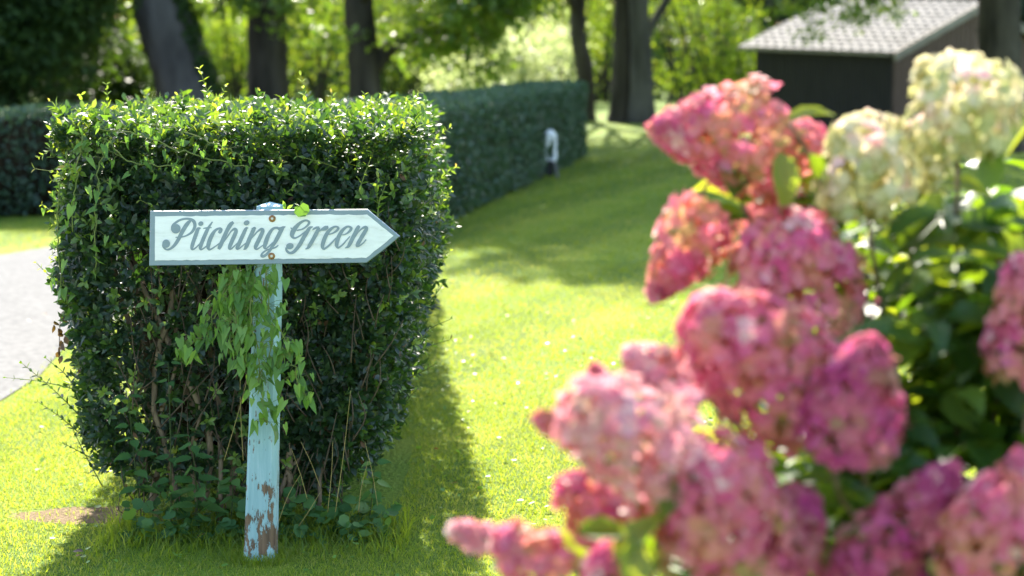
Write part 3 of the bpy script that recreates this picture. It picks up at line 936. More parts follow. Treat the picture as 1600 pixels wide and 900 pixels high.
def nettle(base, h, n, label, lean=(0, 0), L=.075):
    t = thing("nettle", base, label, "nettle", "nettles at the foot of the hedge")
    base = np.asarray(base, float)
    g = Geo()
    tip = base + np.array([lean[0], lean[1], h])
    pts = smooth_path([base, (base + tip) / 2 + np.array([lean[0] * .2, 0, .02]), tip], 6)
    add_tube(g, pts, np.linspace(.003, .0016, len(pts)), 5)
    g.build("stem", M_darkstem, t)
    g = Geo()
    s = np.linspace(.3, 1, n)
    P = np.stack([np.interp(s * (len(pts) - 1), np.arange(len(pts)), pts[:, k]) for k in range(3)], 1)
    for sg in (1, -1):
        ang = np.arange(n) * 1.57 + .6
        side = np.stack([np.cos(ang), np.sin(ang) * .8 - .3 * sg, np.zeros(n)], 1) * sg
        d = unit(side + np.array([0, -.15, -.25]) + rnd(n, .15))
        l = L * (1.15 - .5 * s) * rng.uniform(.85, 1.15, n)
        add_leaves(g, NETTLE, P + side * .012, d, unit(np.array([0, -.5, 1]) + rnd(n, .2)), l, l * .72, np.clip(rng.normal(.5, .2, n), 0, 1))
    g.build("foliage", M_nettle, t)
    return t


def gz(px, Y, z=0):
    return np.array([(px - 800) / FPX * Y, Y, z])


nettle(gz(300, 6.80), .34, 6, "tallest leafy nettle at the left of the blue post", (.0, -.1), .10)
nettle(gz(210, 6.86), .50, 7, "nettle leaning out of the lower left face of the hedge", (-.02, -.1), .075)
nettle(gz(255, 6.84), .62, 7, "nettle hidden among the bare branches left of the post", (.02, -.1), .06)
nettle(gz(350, 6.82), .24, 5, "short nettle close beside the foot of the blue post", (.02, -.06), .07)
nettle(gz(570, 6.88), .26, 5, "nettle in the shade to the right of the blue post", (.03, -.08), .075)

# low round-leaved weeds along the foot of the hedge, and long grass
g = Geo()
n = 420
X = rng.uniform(-1.34, -.40, n); Y = rng.uniform(6.66, 6.95, n)
P = np.stack([X, Y, rng.uniform(.01, .22, n) * rng.random(n) ** .6 * np.clip((Y - 6.5) / .3, .3, 1)], 1)
l = rng.uniform(.025, .055, n)
add_leaves(g, ROUND, P, unit(rnd(n) * np.array([1, 1, .3]) + np.array([0, -.5, .1])), unit(np.array([0, -.5, 1]) + rnd(n, .35)), l, l * .95, rng.uniform(0, .75, n))
prop(g.build("low_weeds", M_nettle), "low round leaved weeds in the shade along the foot of the privet hedge", "weeds", kind="stuff")


def blades(g, X, Y, Z, L, W, tint, lean=.45, mi=0):
    n = len(X)
    a = rng.uniform(0, 2 * math.pi, n)
    S = np.stack([np.cos(a), np.sin(a), np.zeros(n)], 1) * (W / 2)[:, None]
    ld = rng.normal(size=(n, 2)) * lean
    P = np.stack([X, Y, Z], 1)
    up = unit(np.stack([ld[:, 0], ld[:, 1], np.ones(n)], 1))
    M_ = P + up * (L * .55)[:, None]
    tipd = unit(np.stack([ld[:, 0] * 2.2, ld[:, 1] * 2.2, np.full(n, .8)], 1))
    Tt = M_ + tipd * (L * .45)[:, None]
    V = np.stack([P - S, P + S, M_ - S * .7, M_ + S * .7, Tt], 1).reshape(-1, 3)
    F = (np.array([(0, 1, 3), (0, 3, 2), (2, 3, 4)])[None] + (np.arange(n) * 5)[:, None, None]).reshape(-1, 3)
    g.add(V, F, np.repeat(tint, 3), mi)


def in_block(X, Y):
    return (X > -1.36) & (X < -.42) & (Y > 6.92) & (Y < 8.5)


g = Geo()
def lawn_patch(n, y0, y1, Lr, Wr, wide=1.0):
    Y = rng.uniform(y0, y1, n)
    half = .27 * Y + .25 + wide
    X = rng.uniform(-1, 1, n) * half
    bare = ((X - ground(160, 805)[0]) * 2.6) ** 2 + ((Y - ground(160, 805)[1]) * 6.5) ** 2
    fade = rng.random(n) > np.clip((Y - 24) / 22, 0, 1)
    ok = fade & ~in_block(X, Y) & ~((X < near_edge_x(Y) + .03 * rng.normal(size=n)) & (X > far_edge_x(Y))) & ~((bare < .8) & (rng.random(n) < .8))
    X, Y = X[ok], Y[ok]; k = len(X)
    tint = np.clip(rng.normal(.58, .2, k) + .12 * np.sin(X * 7) * np.sin(Y * 5) + .4 * (rng.random(k) < .04) + .16 * np.tanh(3 * np.sin((X * math.cos(R(17)) - Y * math.sin(R(17))) * 5.4)) * np.clip((Y - 9) / 5, 0, 1), 0, 1)
    blades(g, X, Y, th(X, Y), rng.uniform(*Lr, k), rng.uniform(*Wr, k), tint)
lawn_patch(290000, 5.6, 9.5, (.010, .024), (.0018, .0032))
lawn_patch(135000, 9.5, 14, (.012, .026), (.0026, .005))
lawn_patch(70000, 14, 22, (.014, .03), (.005, .009))
lawn_patch(90000, 22, 46, (.018, .034), (.010, .018))
# longer grass along the hedge foot and the post
n = 5200
X = rng.uniform(-1.42, -.36, n); Y = rng.uniform(6.42, 6.98, n)
k = rng.random(n) < np.clip(.12 + .9 * (Y - 6.45) / .5, .05, 1)
X, Y = X[k], Y[k]; n = len(X)
blades(g, X, Y, np.zeros(n), rng.uniform(.04, .15, n) * np.clip(.45 + (Y - 6.45), .4, 1), rng.uniform(.003, .0055, n), rng.uniform(.2, .75, n), lean=.4)
n = 900
a = rng.uniform(0, 2 * math.pi, n); rr = rng.uniform(.05, .12, n)
blades(g, base[0] + np.cos(a) * rr, base[1] + np.sin(a) * rr, np.zeros(n), rng.uniform(.015, .05, n), np.full(n, .003), rng.uniform(.2, .8, n), lean=.4)
prop(g.build("grass", M_grass), "short mown grass of the sunlit lawn", "grass", kind="stuff")

# straw stalks
g = Geo()
for (b, t_, d_) in [((524, 800), (548, 610), 6.72), ((512, 800), (520, 690), 6.74), ((480, 780), (455, 700), 6.76), ((500, 760), (470, 690), 6.75), ((560, 800), (575, 720), 6.74), ((430, 830), (470, 740), 6.7), ((590, 790), (570, 690), 6.8), ((445, 850), (500, 770), 6.68), ((350, 720), (395, 560), 6.8), ((320, 500), (365, 440), 6.72), ((380, 720), (375, 560), 6.8)]:
    p0, p1 = at(*b, d_), at(*t_, d_)
    add_tube(g, smooth_path([p0, (p0 + p1) / 2 + rnd(1, .012)[0], p1], 6), np.linspace(.0013, .0007, 13), 4)
prop(g.build("dry_grass", M_straw), "dry yellow grass stalks standing against the shaded hedge face", "grass", kind="stuff")

# clover leaves and flecks in the lawn
g = Geo()
n = 800
Y = rng.uniform(6.2, 12.5, n); X = rng.uniform(-.27, .2, n) * Y + .2
k = ~in_block(X, Y) & (X > near_edge_x(Y) + .1); X, Y = X[k], Y[k]; n = len(X)
l = rng.uniform(.012, .026, n)
add_leaves(g, ROUND, np.stack([X, Y, rng.uniform(.012, .034, n)], 1), unit(rnd(n) * np.array([1, 1, .25])), unit(np.array([0, 0, 1]) + rnd(n, .3)), l, l, rng.uniform(.3, 1, n))
prop(g.build("clover", M_bind), "small clover leaves scattered through the lawn", "clover", kind="stuff")
# fallen leaves
g = Geo()
n = 60
Y = rng.uniform(6.3, 13, n); X = rng.uniform(-.25, .15, n) * Y
k = ~in_block(X, Y); X, Y = X[k], Y[k]; n = len(X)
l = rng.uniform(.025, .045, n)
add_leaves(g, LEAF, np.stack([X, Y, np.full(n, .035)], 1), unit(rnd(n) * np.array([1, 1, .2])), unit(np.array([0, 0, 1]) + rnd(n, .35)), l, l * .6, rng.uniform(0, 1, n))
prop(g.build("fallen_leaves", M_deadleaf), "few brown fallen leaves lying on the lawn", "leaves", kind="stuff")
# curled brown leaves hanging at the left edge of the hedge
t = thing("withered_sprig", at(92, 500, 6.95), "withered brown leaves hanging from the left edge of the privet hedge by the road", "sprig")
g = Geo()
P = np.array([at(93 + rng.normal() * 5, 495 + i * 6, 6.95) for i in range(11)])
add_leaves(g, LEAF, P, unit(np.array([0, 0, -1.0]) + rnd(11, .5)), unit(np.array([0, -1, 0]) + rnd(11, .5)), .034, .022, rng.uniform(0, .7, 11))
add_tube(g, smooth_path([at(105, 485, 6.95), at(95, 495, 6.95), at(92, 560, 6.95)], 5), .0014, 4)
g.build("foliage", M_deadleaf, t)


# ------------------------------------------------------------------ trees
def clumps(g, centers, rad, per, leaf, tmean, flat=.6, droop=.0, tsd=.2):
    for c, r_ in zip(centers, rad):
        n = per
        P = c + rnd(n) * np.array([1, 1, flat]) * r_ * .42
        d = unit(rnd(n) + np.array([0, 0, -droop]))
        l = rng.uniform(.6, 1.25, n) * leaf
        add_leaves(g, DIAMOND, P, d, unit(np.array([0, 0, 1.0]) + rnd(n, .7)), l, l * .6, np.clip(rng.normal(tmean, tsd, n), 0, 1))


def tree(name, label, path, r0, r1, bark, leafm, crown_c, crown_r, ncl, per, leaf, extra=(), limbs=5, group="old trees around the lawn", tmean=.45, flare=1.5, ivy=None, clr=(.75, 1.45)):
    path = np.asarray(path, float)
    path[0, 2] = th(path[0, 0], path[0, 1]) - .1
    t = thing(name, (path[0, 0], path[0, 1], path[0, 2] + .1), label, "tree", group)
    g = Geo()
    pts = smooth_path(path, 8); n = len(pts)
    s = np.linspace(0, 1, n)
    rad = r0 + (r1 - r0) * s
    hgt = pts[:, 2] - pts[0, 2]
    rad = rad * (1 + (flare - 1) * np.exp(-hgt / .5))
    add_tube(g, pts, rad, 18, rough=.035)
    cc, cr = np.asarray(crown_c, float), np.asarray(crown_r, float)
    for i in range(limbs):
        k = int(n * rng.uniform(.55, .95)); k = min(k, n - 1)
        e = cc + unit(rnd(1))[0] * cr * .6
        m_ = (pts[k] + e) / 2 + np.array([0, 0, -.4])
        q_ = smooth_path([pts[k], m_, e], 6)
        add_tube(g, q_, np.linspace(rad[k] * .5, .05, len(q_)), 8, rough=.03)
    for ex in extra:
        q_ = smooth_path(ex[0], 7)
        add_tube(g, q_, np.linspace(ex[1], ex[2], len(q_)), 9, rough=.03)
    g.build("trunk", bark, t)
    g = Geo()
    u = unit(rnd(ncl)) * (rng.random((ncl, 1)) ** .3)
    cen = cc + u * cr
    clumps(g, cen, rng.uniform(*clr, ncl), per, leaf, tmean)
    for ex in extra:
        if len(ex) > 3:
            q_ = smooth_path(ex[0], 7)
            m = ex[3]
            idx = rng.uniform(.35, 1, m) * (len(q_) - 1)
            c_ = np.stack([np.interp(idx, np.arange(len(q_)), q_[:, k]) for k in range(3)], 1) + rnd(m, .35)
            clumps(g, c_, np.full(m, ex[4]), 90, leaf * .8, tmean, droop=.5)
    g.build("crown", leafm, t)
    if ivy:
        g = Geo()
        m = 1600
        hh = rng.uniform(0, ivy[2], m); an = rng.uniform(ivy[0], ivy[1], m)
        k = np.interp(hh, hgt, np.arange(n))
        cx = np.stack([np.interp(k, np.arange(n), pts[:, j]) for j in range(3)], 1); rr = np.interp(k, np.arange(n), rad) + rng.uniform(0, .08, m)
        out = np.stack([np.cos(an), np.sin(an), np.zeros(m)], 1)
        add_leaves(g, DIAMOND, cx + out * rr[:, None], unit(rnd(m) + np.array([0, 0, -.5])), unit(out + rnd(m, .4)), .11, .09, rng.uniform(0, .7, m))
        g.build("ivy", M_darkleaf, t)
    return t


def X(px, Y):
    return (px - 800) / FPX * Y


# three big trees behind the hedge on the left
tree("old_tree", "thick grey leaning trunk with ivy, leftmost of the three big trees behind the privet hedge",
     [(X(318, 36), 36, 0), (X(288, 36), 36, 1.2), (X(255, 36), 36, 2.5), (X(215, 36), 36, 5)], .60, .42, M_greybark, M_treeleaf,
     (-7.8, 37, 8.6), (5.2, 5.0, 4.2), 100, 230, .21, ivy=(-.9, .6, 3.2))
tree("old_tree", "dark upright trunk in the middle of the three big trees behind the privet hedge",
     [(X(422, 37), 37, 0), (X(421, 37), 37, 1.5), (X(424, 37), 37, 3), (X(430, 37), 37, 6)], .385, .32, M_bark, M_treeleaf,
     (-4.3, 37, 9.4), (4.6, 5.0, 4.4), 100, 230, .21,
     extra=[([at(425, -60, 37), at(385, -30, 36.5), at(350, 0, 36), at(330, 25, 35.5)], .06, .02, 8, .45)])
tree("old_tree", "dark trunk with a limb arching right, rightmost of three behind the privet hedge",
     [(X(575, 38), 38, 0), (X(570, 38), 38, 1.4), (X(562, 38), 38, 2.6), (X(548, 38), 38, 6)], .315, .26, M_bark, M_treeleaf,
     (-.9, 36.6, 10.6), (4.8, 5.5, 4.6), 120, 250, .21,
     extra=[([at(565, -30, 37), at(520, -25, 36.5), at(470, 0, 36), at(440, 20, 35.5)], .06, .02, 9, .42),
            ([at(600, -60, 37), at(680, -40, 36.5), at(740, -5, 36), at(800, 20, 35.5)], .06, .02, 16, .55),
            ([at(585, 105, 38), at(615, 70, 38), at(665, 50, 37.6), at(720, 20, 37), at(790, -40, 36)], .17, .08, 20, .75),
            ([at(665, 50, 37.6), at(720, 52, 37.2), at(760, 62, 36.8)], .05, .02, 9, .5)])
# slim and double trunk at the end of the lawn
tree("lawn_tree", "slim dark trunk at the far end of the long clipped hedge",
     [(X(912, 45), 45, 0), (X(914, 45), 45, 1.0), (X(902, 45), 45, 2.0), (X(906, 45), 45, 3.2), (X(930, 45), 45, 6)], .2, .15, M_bark, M_treeleaf,
     (.6, 43, 9.2), (4.2, 5, 4.4), 75, 220, .21)
tree("lawn_tree", "broad dark trunk, left half of the pair standing together at the end of the lawn",
     [(X(972, 44), 44, 0), (X(973, 44), 44, 1.5), (X(974, 44), 44, 3), (X(972, 44), 44, 7)], .25, .22, M_bark, M_treeleaf,
     (2.6, 42.0, 10.0), (4.6, 5.2, 5.0), 100, 230, .21)
tree("lawn_tree", "greyer trunk with a side limb, right half of the pair ending the lawn",
     [(X(1003, 43.6), 43.6, 0), (X(1001, 43.6), 43.6, 1.5), (X(996, 43.6), 43.6, 3), (X(1000, 43.6), 43.6, 7)], .24, .2, M_midbark, M_treeleaf,
     (5.6, 40.0, 9.4), (4.6, 5.2, 4.8), 85, 230, .21,
     extra=[([at(1005, 60, 43.6), at(1025, 30, 43.6), at(1050, -15, 43.6), at(1080, -70, 43.4)], .12, .07)])
tree("shed_tree", "black trunk beside the right end of the dark shed, with twigs hanging over its roof",
     [(X(1556, 40), 40, 0), (X(1555, 40), 40, 1.5), (X(1553, 40), 40, 3), (X(1550, 40), 40, 7)], .46, .4, M_bark, M_treeleaf,
     (9.6, 39.0, 8.4), (4.6, 4.6, 3.8), 100, 130, .16,
     extra=[([at(1545, -120, 40), at(1450, -70, 39), at(1370, -5, 38), at(1340, 25, 37.5)], .12, .02, 12, .42), ([at(1450, -70, 39), at(1300, -40, 38), at(1235, 5, 37.5)], .06, .02, 9, .42)])
# a tree standing right of the frame whose crown shades the lawn
tree("shade_tree", "tree outside the lawn on the right whose crown shades the grass", [(11.5, 30, 0), (11.5, 30, 2), (11.2, 30, 6)], .3, .25, M_bark, M_treeleaf,
     (4.6, 31.6, 8.8), (7.0, 4.4, 3.2), 100, 270, .21)


# ------------------------------------------------------------------ background shrubs and woods
def shrub(name, label, px, Y, w, h, depth, mat, n, leaf, group, z0=0, tmean=.5, ncl=None, tsd=.22):
    c = np.array([X(px, Y), Y, z0 + th(X(px, Y), Y)])
    t = thing(name, c, label, "shrub", group)
    g = Geo()
    for i in range(7):
        e = c + np.array([rng.normal() * w * .3, rng.normal() * depth * .3, h * rng.uniform(.6, .9)])
        q_ = smooth_path([c + np.array([rng.normal() * .15, rng.normal() * .15, -.05]), (c + e) / 2 + rnd(1, .1)[0], e], 5)
        add_tube(g, q_, np.linspace(.06, .015, len(q_)), 6)
    g.build("stem", M_bark, t)
    g = Geo()
    ncl = ncl or max(14, int(w * h * 3))
    u = unit(rnd(ncl)) * (rng.random((ncl, 1)) ** .5)
    cen = c + np.array([0, 0, h * .5]) + u * np.array([w / 2, depth / 2, h / 2])
    clumps(g, cen, rng.uniform(.5, 1.0, ncl), max(10, n // ncl), leaf, tmean, flat=.8, tsd=tsd)
    g.build("foliage", mat, t)
    return t


GB = "sunlit shrubs beyond the trees"
for (px, Y, w, h, lab) in [
    (185, 48, 1.7, 5.0, "yellow green shrub left of the leaning grey trunk"), (365, 54, 1.8, 3.6, "yellow green shrub seen between the leaning grey trunk and the dark trunk"),
    (500, 56, 2.6, 4.2, "yellow green shrub between the middle and right big trunks"),
    (655, 60, 2.6, 2.6, "rounded bright yellow shrub right of the three big trunks"), (620, 62, 2.2, 3.4, "olive shrub behind the rounded bright yellow shrub"),
    (880, 58, 1.9, 4.6, "bright yellow green shrub just left of the slim trunk"), (938, 60, 1.8, 5.0, "bright yellow green shrub between the slim trunk and the trunk pair"),
    (1060, 56, 2.4, 5.2, "large lit shrub just right of the trunk pair"), (1120, 54, 2.6, 5.4, "lit shrub in front of the left end of the dark shed"), (1165, 53, 1.8, 3.0, "low lit shrub beside the left end wall of the shed")]:
    shrub("garden_shrub", lab, px, Y, w, h, 2.2, M_litleaf, 2600, .12, GB, tmean=.55)
GU = "dark bushes behind the lit shrubs"
for (px, Y, w, h, lab) in [(300, 60, 5, 3.6, "dark bush behind the gap right of the leaning grey trunk"), (440, 63, 5, 3.8, "dark bush behind the middle big trunk"), (560, 66, 5, 3.9, "dark bush behind the trunk with the arching limb"),
                           (690, 70, 4, 3.0, "dark bluish bush in the distance above the long clipped hedge"), (1000, 66, 5, 4.0, "dark bush behind the pair of trunks at the end of the lawn"), (1110, 64, 5, 4.2, "dark bush behind the shrubs left of the shed")]:
    shrub("background_bush", lab, px, Y, w, h, 2.5, M_treeleaf, 5000, .17, GU, tmean=.2, tsd=.15)
GP = "pale feathery shrubs"
shrub("pale_shrub", "pale silvery shrub rising above the middle of the long clipped hedge", 815, 50, 2.6, 2.1, 1.8, M_pale, 3200, .12, GP)
shrub("pale_shrub", "taller pale shrub behind the far end of the long clipped hedge", 850, 54, 1.8, 2.9, 1.8, M_pale, 2200, .12, GP)
shrub("pale_shrub", "low pale shrub showing over the near end of the long clipped hedge", 735, 48, 2.0, 1.3, 1.6, M_pale, 2000, .12, GP)
GD = "dark evergreens at the far left"
for (px, Y, w, h, lab) in [(20, 34, 3.0, 5.2, "dark evergreen at the left edge of the photo behind the far hedge"), (92, 36, 2.1, 5.4, "dark evergreen second from the left edge, before the grey trunk"), (-90, 33, 3.0, 5.0, "dark evergreen just beyond the left edge"), (165, 39, 1.2, 1.9, "smaller dark evergreen by the foot of the leaning grey trunk")]:
    shrub("evergreen_tree", lab, px, Y, w, h, 2.6, M_darkleaf, 15000, .15, GD, tmean=.4, tsd=.25, ncl=int(w * h * 5))

# far woods: one mass
g = Geo()
n = 900
cx = rng.uniform(-34, 40, n); cy = rng.uniform(72, 90, n); cz = rng.uniform(0, 9.5, n)
gap = np.exp(-((cx + 2.2) / 2.6) ** 2)
cz = cz * (1 - .25 * gap)
clumps(g, np.stack([cx, cy, cz], 1), rng.uniform(2.2, 4.0, n), 200, .42, .4, flat=.9)
prop(g.build("distant_wood", M_farleaf), "distant wood closing off the view behind the garden shrubs", "wood", kind="stuff")

# ------------------------------------------------------------------ shed
def shed():
    Cn = np.array([7.99, 42.0]); u = np.array([-2.52, 2.20]); u = u / np.linalg.norm(u); v = np.array([u[1], -u[0]])
    if v[1] < 0: v = -v
    Ln, hd = 3.45, 3.6          # wall length, half depth
    zb = -.95
    t = thing("shed", (Cn[0], Cn[1], zb), "dark timber shed with a grey tiled roof at the right behind the hydrangea", "shed")
    P3 = lambda a, b, z: np.array([Cn[0] + u[0] * a + v[0] * b, Cn[1] + u[1] * a + v[1] * b, z])
    ze = lambda a: 1.55 + .03 * a
    rise = 1.05
    M_wall = noise_mat("dark_stained_boards", [(.3, (.014, .013, .016)), (.7, (.03, .028, .03))], scale=6, stretch=(6, 6, .3), bump=.6, dist=.03, rough=.8)
    M_wall2 = noise_mat("brown_stained_boards", [(.3, (.06, .036, .032)), (.7, (.11, .07, .06))], scale=6, stretch=(6, 6, .3), bump=.6, dist=.03, rough=.8)
    M_roof = noise_mat("grey_tiles", [(.3, (.06, .06, .066)), (.7, (.14, .14, .15))], scale=2.5, bump=.3, rough=.75, spec=.2)
    M_trim = noise_mat("grey_trim", [(.3, (.16, .14, .13)), (.7, (.24, .22, .2))], scale=4, bump=0)
    def boards(nm, a0, b0, a1, b1, zt0, zt1, mat, peak=None):
        g = Geo(); nb = 34
        for i in range(nb):
            s0, s1 = i / nb, (i + 1) / nb - .12 / nb
            for (sa, sb) in ((s0, s1),):
                pa, pb = (a0 + (a1 - a0) * sa, b0 + (b1 - b0) * sa), (a0 + (a1 - a0) * sb, b0 + (b1 - b0) * sb)
                za, zc = (peak(sa), peak(sb)) if peak else (zt0 + (zt1 - zt0) * sa, zt0 + (zt1 - zt0) * sb)
                dvec = np.array([b1 - b0, -(a1 - a0)]); dvec = dvec / np.linalg.norm(dvec) * .03
                q = [P3(*pa, zb), P3(*pb, zb), P3(*pb, zc), P3(*pa, za)]
                off = np.array([u[0] * dvec[0] + v[0] * dvec[1], u[1] * dvec[0] + v[1] * dvec[1], 0])
                V = q + [k + off for k in q]
                F = [(0, 1, 2), (0, 2, 3), (4, 6, 5), (4, 7, 6), (0, 4, 5), (0, 5, 1), (1, 5, 6), (1, 6, 2), (2, 6, 7), (2, 7, 3), (3, 7, 4), (3, 4, 0)]
                g.add(V, F)
        # backing sheet
        m = 12
        V = []
        for i in range(m + 1):
            s = i / m
            a, b = a0 + (a1 - a0) * s, b0 + (b1 - b0) * s
            z = peak(s) if peak else zt0 + (zt1 - zt0) * s
            dvec = np.array([b1 - b0, -(a1 - a0)]); dvec = dvec / np.linalg.norm(dvec) * .014
            V += [P3(a + dvec[0], b + dvec[1], zb), P3(a + dvec[0], b + dvec[1], z)]
        g.add(V, [f for i in range(m) for f in ((2 * i, 2 * i + 2, 2 * i + 3), (2 * i, 2 * i + 3, 2 * i + 1))])
        return g.build(nm, mat, t, smooth=False)
    pk = lambda s: ze(0) + rise * (1 - abs(2 * s - 1)) - .04
    boards("wall", .02, 0, Ln, 0, ze(0) - .03, ze(Ln) - .03, M_wall)
    w2 = boards("wall", 0, .04, 0, 2 * hd, 0, 0, M_wall2, pk); w2["label"] = "brown boarded gable wall"
    boards("wall", Ln, .04, Ln, 2 * hd, 0, 0, M_wall, lambda s: pk(s) + .03 * Ln)
    boards("wall", .02, 2 * hd, Ln, 2 * hd, ze(0) - .03, ze(Ln) - .03, M_wall)
    # tiled roof, two slopes of rippled courses
    g = Geo()
    na_, nb_ = 121, 61
    for side in (0, 1):
        A, B = np.meshgrid(np.linspace(-.15, Ln + .3, na_), np.linspace(-.28, hd, nb_))
        course = np.mod((B + .28) / .3, 1)
        zz = ze(A) + rise * (B / hd) + .035 * (1 - course) + .028 * np.abs(np.sin(A * math.pi / .24)) + .04
        Bb = B if side == 0 else 2 * hd - B
        V = np.stack([Cn[0] + u[0] * A + v[0] * Bb, Cn[1] + u[1] * A + v[1] * Bb, zz], -1).reshape(-1, 3)
        F = []
        for j in range(nb_ - 1):
            for i in range(na_ - 1):
                a = j * na_ + i
                F += [(a, a + 1, a + na_ + 1), (a, a + na_ + 1, a + na_)]
        g.add(V, F)
    g.build("roof", M_roof, t, smooth=False)
    g = Geo()
    def bar(p, q, w, h):
        p, q = np.asarray(p), np.asarray(q); d = q - p; L = np.linalg.norm(d); d /= L
        s = np.cross(d, [0, 0, 1]); s /= np.linalg.norm(s); up = np.cross(s, d)
        add_box(g, (p + q) / 2, (w, L, h), M=np.stack([s, d, up], 1))
    bar(P3(-.2, -.3, ze(-.2) - .1), P3(-.2, hd, ze(-.2) + rise - .0), .05, .17)
    bar(P3(-.2, 2 * hd + .3, ze(-.2) - .1), P3(-.2, hd + .03, ze(-.2) + rise - .0), .05, .17)
    g.build("barge_board", M_trim, t, smooth=False)
    g = Geo()
    bar(P3(-.15, -.31, ze(-.15) - .045), P3(Ln + .3, -.31, ze(Ln + .3) - .045), .06, .07)
    g.build("gutter", M_trim, t, smooth=False)
    return t


shed()

# ------------------------------------------------------------------ white ornament by the long hedge
orn = thing("garden_ornament", at(858, 275, 25.5), "small white looped ornament on grey legs against the long clipped hedge", "ornament")
M_orn = noise_mat("white_enamel", [(.3, (.7, .72, .74)), (.7, (.8, .82, .83))], scale=20, bump=0, rough=.4)
M_leg = noise_mat("grey_metal", [(.3, (.09, .09, .1)), (.7, (.16, .16, .17))], scale=20, bump=0, rough=.5)
OX = lambda x, y, dy=0: at(825 + x / 9, 190 + y / 9, 25.5 + dy)
g = Geo()
pth = [(250, 350, 42), (262, 265, 58), (300, 178, 66), (348, 195, 50), (376, 280, 28), (378, 400, 24), (376, 505, 32), (335, 552, 34), (275, 540, 26), (235, 440, 22), (235, 375, 26)]
pp = smooth_path(np.array([list(OX(x, y)) + [r / 9 / 122.0] for x, y, r in pth]), 6)
add_tube(g, pp[:, :3], pp[:, 3], 12)
g.build("loop", M_orn, orn)
for pt in ([(250, 560), (205, 640), (190, 770)], [(375, 570), (395, 660), (418, 785)]):
    g = Geo(); q_ = np.array([OX(x, y) for x, y in pt]); q_[-1][2] = 0
    add_tube(g, smooth_path(q_, 4), .017, 8)
    g.build("leg", M_leg, orn)
g = Geo()
add_box(g, OX(310, 650), (.09, .06, .2))
g.build("base_block", noise_mat("black_base", [(.3, (.015, .015, .015)), (.7, (.03, .03, .03))], bump=0), orn, smooth=False)

# ------------------------------------------------------------------ hydrangea
PET = T([(0, 0, 0), (-.42, .42, .08), (-.4, .8, .02), (0, 1.0, -.06), (.4, .8, .02), (.42, .42, .08), (0, .5, -.03)],
        [(0, 6, 1), (0, 5, 6), (1, 6, 2), (2, 6, 3), (3, 6, 4), (4, 6, 5)])


def petal_mat(name, stops):
    return leaf_mat(name, stops, [(q, (min(1, c[0] * 1.05), min(1, c[1] * 1.05), min(1, c[2] * 1.02))) for q, c in stops], trans=.42, rough=.6, spec=.2)


M_pink = petal_mat("pink_petals", [(0, (0.376, 0.281, 0.115)), (.15, (0.609, 0.281, 0.147)), (.35, (0.717, 0.281, 0.245)), (.6, (0.717, 0.218, 0.304)), (.82, (0.663, 0.102, 0.253)), (1, (0.807, 0.532, 0.507))])
M_magenta = petal_mat("magenta_petals", [(0, (0.448, 0.265, 0.164)), (.2, (0.591, 0.218, 0.228)), (.55, (0.591, 0.126, 0.245)), (.85, (0.493, 0.055, 0.228)), (1, (0.717, 0.351, 0.376))])
M_pale_pink = petal_mat("pale_pink_petals", [(0, (0.528, 0.351, 0.245)), (.3, (0.749, 0.401, 0.403)), (.6, (0.711, 0.252, 0.351)), (.8, (0.807, 0.552, 0.543)), (1, (0.845, 0.686, 0.666))])
M_cream = petal_mat("cream_petals", [(0, (.38, .4, .12)), (.3, (.58, .56, .26)), (.6, (.72, .66, .42)), (.85, (.80, .66, .56)), (1, (.82, .5, .5))])

hy = thing("hydrangea_bush", (.84, 3.55, 0), "panicle hydrangea with large pink and cream flower heads in the right foreground", "shrub")
